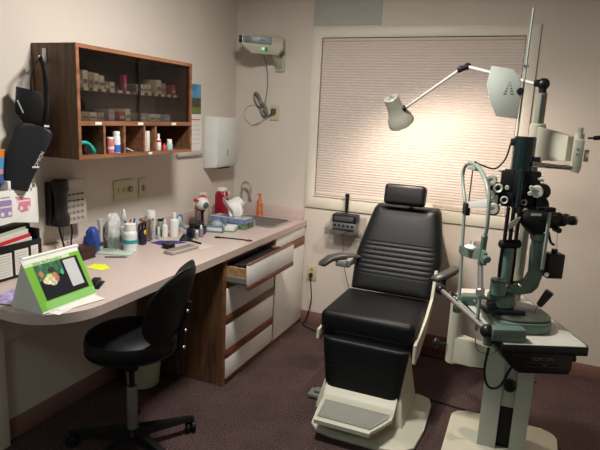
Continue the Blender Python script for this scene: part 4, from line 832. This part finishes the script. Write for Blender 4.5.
# arm & vertical tube
MB().cyl((1.848, -.965, .355), (1.848, -.965, .70), .032, seg=32, bev=.006).build('table_post', m_cream, t, True)
MB().prism([(0, .36), (0, .50), (.05, .503), (.18, .485), (.20, .375), (.10, .365)], (1.848, -.995, 0), (.95, -.05, 0), Z, Y, .06, bev=.008).build('table_arm', m_cream, t, True)
MB().cyl((1.78, -1.0, .455), (1.82, -.99, .455), .006).sph((1.765, -1.0, .455), (.018, .026, .026)).build('clamp_knob', m_blackp, t, True)
# pole
MB().cyl((PXc, PYc, .40), (PXc, PYc, 1.70), .0215, seg=24).build('pole', P_('pole_beige', (.27, .245, .17), .35), t, True)
MB().cyl((PXc - .002, PYc - .0225, .9), (PXc - .002, PYc - .0225, 1.695), .006, seg=10).build('pole_track', P_('track_teal', (.16, .24, .23), .3), t, True)
MB().cyl((PXc, PYc, .634), (PXc, PYc, .68), .05).build('pole_collar', m_cream, t, True)
# table (rotated)
TA = Vector((2.087, -1.638, 0)); TR = math.radians(24); tu = Vector((math.cos(TR), math.sin(TR), 0)); tv = Vector((-math.sin(TR), math.cos(TR), 0))
TM = Matrix.Translation(TA) @ Matrix.Rotation(TR, 4, 'Z')
TZ = .76
tb = MB().prism([(-.002, -.0), (.322, .0), (.331, .02), (.331, .62), (.29, .68), (.05, .68), (-.005, .60)], (0, 0, TZ - .034), X, Y, Z, .034, bev=.002, M=TM).build('tabletop', m_blackp, t, True)
MB().prism([(.006, .006), (.317, .006), (.323, .03), (.323, .61), (.284, .672), (.055, .672), (.003, .59)], (0, 0, TZ), X, Y, Z, .0015, M=TM).build('laminate_surface', P_('table_white', (.55, .54, .47), .35, noise=.05, nscale=40), tb, True)
hs = MB().prism([(.0, .725), (.28, .725), (.282, .66), (.272, .64), (.085, .64), (.05, .66), (.02, .70)], (0, .02, 0), X, Z, Y, .20, bev=.004, M=TM).build('power_housing', m_blackp, t, True)
TF = TM @ Matrix.Translation((0, .0195, 0))
text('TOPCON', .020, 'brand_lettering', P_('lettering', (.16, .16, .15)), hs, TM @ basis((.165, .0192, .699), X, Z))
text('IS-80', .009, 'model_lettering', P_('lettering', (.16, .16, .15)), hs, TM @ basis((.175, .0192, .675), X, Z))
MB().box((.10, .019, .684), (.24, .0198, .6845), M=TM).box((.10, .019, .668), (.24, .0198, .6685), M=TM).build('trim_line', P_('lettering', (.16, .16, .15)), hs, True)
MB().cyl(TM @ Vector((.28, .04, .70)), TM @ Vector((.298, .04, .70)), .014).build('switch_knob', m_blackp, hs, True)
# phoropter arm
pv = Vector((2.268, -1.22, -.018))
ad_ = Vector((pv.x - PXc, pv.y - PYc, 0)).normalized()
b = MB().prism([(.0, 1.41), (.0, 1.560), (.19, 1.525), (.19, 1.425)], Vector((PXc - .012, PYc - .02, 0)), ad_, Z, Vector((-ad_.y, ad_.x, 0)), .03, bev=.002)
arm_ = b.build('swing_arm', m_cream, t, True, ang=15)
MB().cyl((PXc, PYc, 1.39), (PXc, PYc, 1.57), .034, seg=28, bev=.004).build('arm_sleeve', m_cream, t, True)
b = MB().prism([(-.016, 1.405), (.014, 1.400), (.020, 1.42), (.020, 1.525), (.014, 1.535), (-.016, 1.535)], pv + Vector((0, -.03, 0)), X, Z, Y, .05, bev=.005).cyl(pv + Vector((0, 0, 1.53)), pv + Vector((0, 0, 1.555)), .018)
b.build('swivel_head', P_('swivel_green', (.44, .45, .36), .35), t, True)
MB().cyl(pv + Vector((.002, 0, 1.55)), pv + Vector((.002, 0, 1.58)), .010).build('swivel_pin', m_steel, t, True)
for z_ in (1.475, 1.495): MB().cyl(pv + Vector((-.002, -.031, z_)), pv + Vector((-.002, -.033, z_)), .003).build('screw', m_mattb, t, True)
MB().cyl(pv + Vector((.03, 0, 1.54)), pv + Vector((.055, 0, 1.541)), .004).cyl(pv + Vector((.05, 0, 1.541)), pv + Vector((.17, 0, 1.556)), .009, bev=.002).build('swivel_handle', m_blackp, t, True)
MB().cyl(pv + Vector((.026, .0, 1.47)), pv + Vector((.042, 0, 1.47)), .024).build('swivel_cap', m_cream, t, True)
# cable from microscope transformer etc
PHX, PHY = 2.078, -1.22
MB().cyl(pv + Vector((-.01, -.02, 1.420)), Vector((PHX + .030, PHY - .03, 1.404)), .0105).build('chrome_rod', m_chrome, t, True)

# ================= EXAM LAMP =================
J0 = Vector((PXc - .018, PYc, 1.735)); J1 = Vector((1.757, -.88, 1.827)); J2 = Vector((1.447, -.70, 1.625))
t = thing('examination_lamp', 'grey cone headed lamp on jointed arm shining at window shade', 'lamp', (PXc, PYc, 1.70))
MB().cyl((PXc, PYc, 1.70), (PXc, PYc, 1.725), .016).sph((PXc, PYc, 1.738), .026).box((PXc - .04, PYc - .018, 1.726), (PXc - .01, PYc + .018, 1.756), bev=.006).build('pole_joint', m_blackp, t, True)
MB().cyl(J0, J1, .0075).build('rear_arm', P_('arm_white', (.6, .58, .52), .35), t, True)
MB().cyl(J1, J2, .0075).build('front_arm', P_('arm_white', (.6, .58, .52), .35), t, True)
MB().sph(J1 + Vector((.012, 0, -.002)), .017).sph(J1 + Vector((-.018, .008, -.012)), .015).cyl(J1 + Vector((-.03, .01, -.02)), J1 + Vector((.02, -.01, 0)), .013).build('elbow_joint', m_blackp, t, True)
hc = Vector((1.372, -.745, 1.676)); hd = Vector((.27, .58, -.76)).normalized()
MB().sph(J2 + Vector((-.01, 0, -.005)), .018).cyl(J2, hc + hd * .09 + Vector((.02, 0, 0)), .010).build('head_joint', m_blackp, t, True)
L = .172
sh = MB().lathe([(.0, 0), (.034, 0), (.039, .004), (.041, .045), (.044, .080), (.054, .115), (.068, .140), (.072, L), (.069, L), (.065, .141), (.051, .116), (.040, .082), (.037, .045), (.036, .01), (.0, .008)], hc, hd, 40, cap=False).build('lamp_shade', m_lamp, t, True)
b = MB()
for k in range(3): b.tube([hc - hd * .0015 + frame(hd) @ Vector(((.010 + .009 * k) * math.cos(a), (.010 + .009 * k) * math.sin(a), 0)) for a in [j * PI / 8 for j in range(17)]], .0012, 6, smooth=False)
b.cyl(hc - hd * .004, hc, .006); b.build('vent_cap', m_greyp, sh, True)
bc_ = hc + hd * .095
MB().sph(bc_, .020).build('bulb', mat('bulb_glow', (1, .9, .8), .4, emit=(1, .72, .45), estr=25), t, True)
l = bpy.data.lights.new('lamp_bulb_light', 'POINT'); l.energy = 31; l.color = (1, .84, .70); l.shadow_soft_size = .018
o = bpy.data.objects.new('lamp_bulb_light', l); o.location = hc + hd * .133; o.rotation_euler = hd.to_track_quat('-Z', 'Y').to_euler(); C.objects.link(o)

# ================= PHOROPTER =================
t = thing('phoropter', 'black phoropter with silver dials hanging from swing arm', 'phoropter', (PHX, PHY, 1.30))
zt = 1.515
MB().cyl((PHX - .008, PHY, 1.37), (PHX - .008, PHY, zt), .043, seg=28, bev=.004).box((PHX - .065, PHY - .02, 1.475), (PHX - .04, PHY + .02, 1.505), bev=.006).box((PHX + .03, PHY - .02, 1.415), (PHX + .06, PHY + .02, 1.435), bev=.004).build('mount_cylinder', m_navy, t, True)
MB().box((PHX - .085, PHY - .03, 1.28), (PHX + .070, PHY + .03, 1.375), bev=.008).box((PHX - .075, PHY - .028, 1.22), (PHX + .055, PHY + .028, 1.29), bev=.01).box((PHX - .03, PHY - .045, 1.215), (PHX + .02, PHY + .02, 1.375), bev=.006).build('body', m_mattb, t, True)
MB().cyl((PHX - .005, PHY - .05, 1.20), (PHX - .005, PHY - .05, 1.385), .011, seg=14, bev=.003).build('center_post', m_navy, t, True)
def dial(x, z, r, mm, par, y=PHY - .03, hole=False, d=.018, nm='dial'):
    b = MB()
    if hole: b.lathe([(r * .5, 0), (r * .5, d * .7), (r * .8, d), (r, d * .8), (r, 0)], (x, y, z), (0, -1, 0), 24, cap=False)
    else: b.lathe([(r, 0), (r, d * .7), (r * .85, d), (r * .4, d), (r * .35, d * .8), (0, d * .8)], (x, y, z), (0, -1, 0), 24, cap=False)
    dd = b.build(nm, mm, par, True)
    if hole: MB().cyl((x, y, z), (x, y - d * .5, z), r * .5).build('lens', m_blackp, dd, True)
    return dd
m_alu = P_('pearl_plastic', (.58, .58, .52), .3, noise=.15, nscale=60)
s = .00385
s = .00395
def PP(px, py): return (PHX - .003 + (px - 521.5) * s * 1.0, 1.375 - (py - 170) * s * 1.0)
for (px, py, r, hole) in ((491.5, 182, .024, 0), (499.5, 190, .020, 1), (508.5, 188, .009, 0), (507, 202, .017, 1), (492.5, 198, .020, 0), (497, 212, .024, 0), (526.5, 202.5, .013, 1), (537.5, 190, .026, 0), (532, 186, .009, 0), (531, 192, .008, 0)):
    x, z = PP(px, py); dial(x, z, r, m_alu, t, hole=bool(hole), y=PHY - .028 - (.02 if r < .01 else .0), d=.03 if px in (497, 537.5, 492) else .02, nm='lens_ring' if hole else 'dial')
x, z = PP(496, 206); MB().box((x - .018, PHY - .040, z - .035), (x + .018, PHY - .02, z + .035), bev=.006).build('cylinder_loupe', m_alu, t, True)
x, z = PP(524, 210); MB().box((x - .010, PHY - .035, z - .022), (x + .010, PHY - .025, z + .022), bev=.004).build('pupil_plate', m_alu, t, True)
x, z = PP(497, 213); MB().cyl((x, PHY - .026, z - .004), (x, PHY + .02, z - .004), .026).build('battery_disc', m_blackp, t, True)
x, z = PP(543, 190); MB().cyl((x, PHY - .026, z), (x, PHY + .02, z), .032).build('battery_disc', m_blackp, t, True)
x, z = PP(542, 205); MB().cyl((x - .005, PHY - .02, z), (x - .005, PHY + .02, z), .042).build('battery_disc', m_navy, t, True)
x, z = PP(536, 202); MB().box((x - .02, PHY - .02, z - .03), (x + .02, PHY + .02, z + .03), bev=.01).build('lens_battery', m_mattb, t, True)
x, z = PP(493, 196); MB().box((x - .01, PHY - .018, z - .05), (x + .045, PHY + .02, z + .045), bev=.015).build('lens_battery', m_mattb, t, True)
for (px, py) in ((540, 177), (501, 171), (508, 178)):
    x, z = PP(px, py); MB().cyl((x - .012, PHY - .02, z), (x + .012, PHY - .02, z), .011 if px == 540 else .007).build('level_knob', m_alu, t, True)
MB().cyl((2.036, PHY, 1.50), (2.0395, PHY, 2.02), .004, seg=10).build('near_rod', P_('rod_teal', (.30, .38, .36), .3), t, True)
MB().box((2.028, PHY - .008, 1.79), (2.048, PHY + .002, 1.80)).build('rod_stop', m_chrome, t, True)
# cable from phoropter to chin rest
tag(MB().tube([(2.015, PHY, 1.485), (2.008, PHY, 1.44), (1.995, PHY, 1.405), (1.965, -1.24, 1.375), (1.92, -1.26, 1.385), (1.885, -1.28, 1.40)], .0035, 8).build('black_cable', m_mattb), 'black cable looping from phoropter top to chinrest arch', 'cable')
# near card
t = thing('near_point_card', 'pale grey green card with triangle logo on phoropter rod', 'card', (1.97, PHY - .01, 1.60))
cp = [(1.905, 1.795), (1.99, 1.783), (2.022, 1.75), (2.033, 1.69), (2.030, 1.585), (1.945, 1.592), (1.915, 1.65), (1.893, 1.72)]
MB().prism(cp, (0, PHY - .012, 0), X, Z, Y, .004, bev=.0015).build('card_plate', P_('card_greygreen', (.44, .48, .43), .4), t, True)
b = MB(); ly = PHY - .0126
for k in range(5):
    z_ = 1.725 - .011 * k; wv = .004 + .0042 * k; b.prism([(-wv, 0), (-wv * .35, 0), (-wv * .35 - .002, .006), (-wv + .002, .006)], (1.984, ly, z_), X, Z, Y, .0006); b.prism([(wv * .3, 0), (wv, 0), (wv - .002, .006), (wv * .3, .005)], (1.984, ly, z_), X, Z, Y, .0006)
b.build('triangle_logo', P_('logo_grey', (.11, .13, .11)), t, True)
MB().cyl((2.028, PHY - .035, 1.695), (2.028, PHY + .004, 1.695), .014, bev=.003).build('clamp_knob', m_blackp, t, True)

# ================= SLIT LAMP =================
t = thing('slit_lamp', 'green slit lamp microscope with chinrest on the white table', 'slit lamp', (TA.x, TA.y, TZ), rz=TR); sl = t
def LP(u, v, z): return (u, v, z - TZ)
# bases
MB().box(LP(-.035, .02, TZ + .0016), LP(.095, .075, TZ + .052), bev=.008).build('rail_cover', m_green, t)
MB().box(LP(-.03, .42, TZ + .0016), LP(.09, .475, TZ + .045), bev=.008).build('rail_cover', m_green, t)
MB().cyl(LP(.03, .06, TZ + .025), LP(.03, .44, TZ + .025), .008).build('axle', m_steel, t)
MB().prism(rrect(.02, .10, .255, .36, .08), LP(0, 0, TZ + .004), X, Y, Z, .04, bev=.006).build('cross_slide', m_green, t)
MB().prism(rrect(.03, .11, .255, .35, .08), LP(0, 0, TZ + .0444), X, Y, Z, .010, bev=.003).build('slide_top', P_('slide_dark', (.07, .075, .06), .4), t)
MB().box(LP(-.01, .17, TZ + .055), LP(.15, .30, TZ + .075), bev=.004).build('carriage', m_navy, t)
MB().cyl(LP(.07, .235, TZ + .074), LP(.07, .235, TZ + .125), .055, seg=32, bev=.006).build('turret', m_green, t)
MB().cyl(LP(.045, .215, TZ + .124), LP(.045, .215, TZ + .185), .032, seg=28, bev=.004).build('pivot_drum', m_green, t)
MB().lathe([(.0, .0), (.033, 0), (.033, .004), (0, .006)], LP(.045, .215, TZ + .185)).build('drum_cap', P_('slide_dark', (.07, .075, .06), .4), t)
MB().box(LP(-.005, .16, TZ + .08), LP(.02, .2, TZ + .12), bev=.005).cyl(LP(.005, .165, TZ + .10), LP(.005, .145, TZ + .10), .014).build('brake_knob', m_blackp, t)
MB().cyl(LP(.205, .20, TZ + .054), LP(.215, .198, TZ + .10), .007).build('joystick_stem', m_chrome, t)
MB().cyl(LP(.212, .198, TZ + .09), LP(.242, .185, TZ + .155), .013, .018, bev=.003).build('joystick', m_blackp, t)
MB().prism([(.055, .895), (.07, .925), (.14, .925), (.17, .94), (.185, .975), (.180, 1.08), (.168, 1.13), (.220, 1.13), (.220, 1.06), (.222, .96), (.215, .915), (.19, .89), (.14, .88), (.07, .88)], LP(0, .225, 0), X, Z, Y, .035, bev=.008).build('microscope_arm', m_green, t)
MB().box(LP(.170, .215, 1.105), LP(.225, .275, 1.14), bev=.01).build('arm_head', m_green, t)
MB().loft([[LP(u, .25 + w * math.cos(a), zc_ + h_ * math.sin(a)) for a in [k * PI / 8 + PI / 8 for k in range(16)]] for (u, w, zc_, h_) in ((.115, .020, 1.20, .022), (.13, .032, 1.195, .035), (.165, .042, 1.178, .052), (.205, .040, 1.180, .046), (.225, .036, 1.192, .034), (.270, .034, 1.196, .030), (.276, .030, 1.196, .026))]).build('microscope_body', m_mattb, t)
for vv in (.232, .285):
    ep = MB().lathe([(.022, 0), (.023, .012), (.019, .018), (.016, .022), (.016, .032), (.019, .036), (.019, .050)], LP(.270, vv, 1.195), (1, 0, .06), 20).build('eyepiece', m_blackp, t)
    MB().lathe([(.0155, 0), (.019, .002), (.019, .008), (.015, .010), (0, .006)], LP(.320, vv, 1.198), (1, 0, .06), 20, cap=False).build('eyecup', P_('eyecup_grey', (.22, .21, .16), .3), ep)
MB().cyl(LP(.235, .205, 1.205), LP(.235, .215, 1.205), .016).build('magnification_knob', m_blackp, t)
MB().cyl(LP(.255, .205, 1.160), LP(.255, .245, 1.160), .011).build('focus_knob', m_blackp, t)
MB().tube([LP(.218, .215, 1.150), LP(.222, .195, 1.115), LP(.234, .185, 1.105)], .005, 8).build('lever', m_blackp, t)
MB().box(LP(.135, .204, 1.215), LP(.175, .2055, 1.225)).build('highlight_strip', P_('highlight_white', (.75, .75, .72), .2), t)  # near-white strip standing in for a highlight on the microscope
MB().box(LP(.180, .185, 1.235), LP(.222, .215, 1.252), bev=.004).box(LP(.155, .195, 1.24), LP(.20, .215, 1.25)).build('bar_bracket', m_mattb, t)
MB().box(LP(.200, .195, 1.00), LP(.211, .207, 1.24), bev=.002).build('silver_bar', P_('grey_bar', (.30, .33, .30), .35), t)
MB().box(LP(.225, .195, .965), LP(.290, .25, 1.065), bev=.004).cyl(LP(.255, .22, 1.065), LP(.255, .22, 1.082), .012).build('power_box', m_blackp, t)
MB().cyl(LP(.217, .19, .985), LP(.217, .18, .985), .009).build('box_screw', m_chrome, t)
MB().cyl(LP(.262, .22, 1.07), LP(.256, .22, 1.155), .001, seg=6).build('pull_wire', m_greyp, t)
MB().cyl(LP(.083, .25, .90), LP(.083, .25, 1.075), .022, seg=28, bev=.004).build('illumination_tower', P_('tower_green', (.11, .19, .17), .25), t)
MB().lathe([(.030, 0), (.036, .012), (.030, .024)], LP(.083, .25, .885)).build('tower_ring', m_green, t)
MB().cyl(LP(.040, .24, 1.088), LP(.130, .26, 1.088), .018, bev=.006).build('tower_knob', m_mattb, t)
for du in (-.024, -.002, .022): MB().box(LP(.083 + du - .004, .235, 1.09), LP(.083 + du + .004, .255, 1.24)).build('tower_rod', m_mattb, t)
MB().prism([(.06, 1.15), (.09, 1.17), (.105, 1.205), (.09, 1.20), (.065, 1.175)], LP(0, .225, 0), X, Z, Y, .01).build('mirror', P_('mirror_grey', (.45, .45, .42), .15, metal=.6), t)
MB().tube([LP(.056, .25, 1.08), LP(.054, .25, 1.0), LP(.055, .25, .93), LP(.035, .24, .91)], .006, 8).tube([LP(.110, .25, 1.08), LP(.112, .25, 1.0), LP(.112, .25, .93), LP(.125, .24, .905)], .006, 8).build('side_bracket', m_mattb, t)
for kp_ in (LP(.132, .22, .925), LP(.066, .20, .930)): MB().sph(kp_, .010).build('chrome_knob', m_chrome, t)
# chinrest
cr = MB()
cu = -.03
cr.tube([LP(cu, .447, .79), LP(cu, .466, .926), LP(cu, .498, 1.148), LP(cu, .505, 1.21), LP(cu, .558, 1.284), LP(cu, .575, 1.335), LP(cu, .545, 1.375), LP(cu, .48, 1.388)], .0075, 10)
cr.tube([LP(cu, .50, 1.390), LP(cu, .44, 1.390), LP(cu, .365, 1.375), LP(cu, .285, 1.335), LP(cu, .235, 1.286), LP(cu, .219, 1.24), LP(cu, .215, 1.15), LP(cu, .235, 1.10)], [.0085, .0095, .0095, .009, .009, .008, .008, .008], 10)
cr.box(LP(cu - .010, .40, 1.362), LP(cu + .010, .50, 1.378), bev=.004)
cr.build('arch_frame', m_lgreen, t)
MB().cyl(LP(cu, .225, 1.125), LP(cu, .236, 1.0), .0125, bev=.003).build('post_sleeve', m_green, t)
MB().cyl(LP(cu, .236, 1.0), LP(cu, .205, .905), .011).cyl(LP(cu, .206, .912), LP(cu, .204, .880), .017, bev=.004).build('chrome_sleeve', m_steel, t)
MB().cyl(LP(cu, .204, .885), LP(cu, .20, .735), .0075).build('near_post', m_lgreen, t)
MB().prism([(.19, 1.01), (.235, 1.03), (.33, 1.0), (.44, .985), (.50, .985), (.50, 1.02), (.44, 1.02), (.33, 1.045), (.245, 1.075), (.19, 1.06)], LP(cu - .008, 0, 0), Y, Z, X, .016, bev=.004).build('chin_bracket', m_green, t)
MB().sph(LP(cu - .01, .345, 1.046), (.025, .035, .011)).cyl(LP(cu, .345, 1.045), LP(cu, .345, 1.072), .006).build('chin_cup', m_whitep, t)
MB().cyl(LP(cu, .19, 1.04), LP(cu, .165, 1.04), .014, bev=.003).build('height_knob', m_green, t)
MB().prism([(.23, 1.235), (.50, 1.188), (.50, 1.212), (.23, 1.272)], LP(cu - .006, 0, 0), Y, Z, X, .005, bev=.001).build('forehead_strap', P_('strap_pale', (.58, .58, .55), .5), t)
MB().box(LP(cu - .016, .435, 1.165), LP(cu + .004, .485, 1.218), bev=.003).build('target_housing', m_blackp, t)
MB().cyl(LP(cu, .458, 1.21), LP(cu, .450, 1.375), .003, seg=8).build('thin_rod', P_('rod_brown', (.12, .06, .04), .4), t)
# hand rail
b = MB().cyl(LP(-.085, .545, .79), LP(-.045, .062, .79), .010)
b.build('hand_rail', m_steel, t)
MB().sph(LP(-.086, .548, .79), .025).build('rail_ball', m_blackp, t); MB().sph(LP(-.044, .055, .79), .027).build('rail_ball', m_blackp, t)
MB().cyl(LP(-.035, .50, .772), LP(-.010, .06, .772), .006).cyl(LP(-.02, .50, .735), LP(0.005, .06, .735), .006).build('lower_rail', m_lgreen, t)
for vv, uu in ((.46, -.03), (.10, -.018)): MB().cyl(LP(uu, vv, .715), LP(uu, vv, .785), .018, seg=20, bev=.003).build('rail_clamp', m_green, t)
MB().sph(LP(-.03, .565, .755), .022).build('rail_stop', m_blackp, t)
tag(MB().tube([TM @ Vector((-.022, .075, .715)), TM @ Vector((-.03, .07, .62)), TM @ Vector((-.01, .06, .56)), TM @ Vector((.03, .05, .57)), TM @ Vector((.06, .05, .64)), TM @ Vector((.085, .06, .66))], .005, 8).build('table_cable', m_mattb), 'thick black cable hanging under the left edge of table', 'cable')
tag(MB().tube([TM @ Vector((-.03, .20, .70)), TM @ Vector((-.02, .20, .655)), TM @ Vector((.01, .19, .64)), TM @ Vector((.04, .16, .66)), TM @ Vector((.05, .14, .72))], .002, 8).build('thin_cable', m_cord), 'thin grey cable looped under the table beside thick one', 'cable')
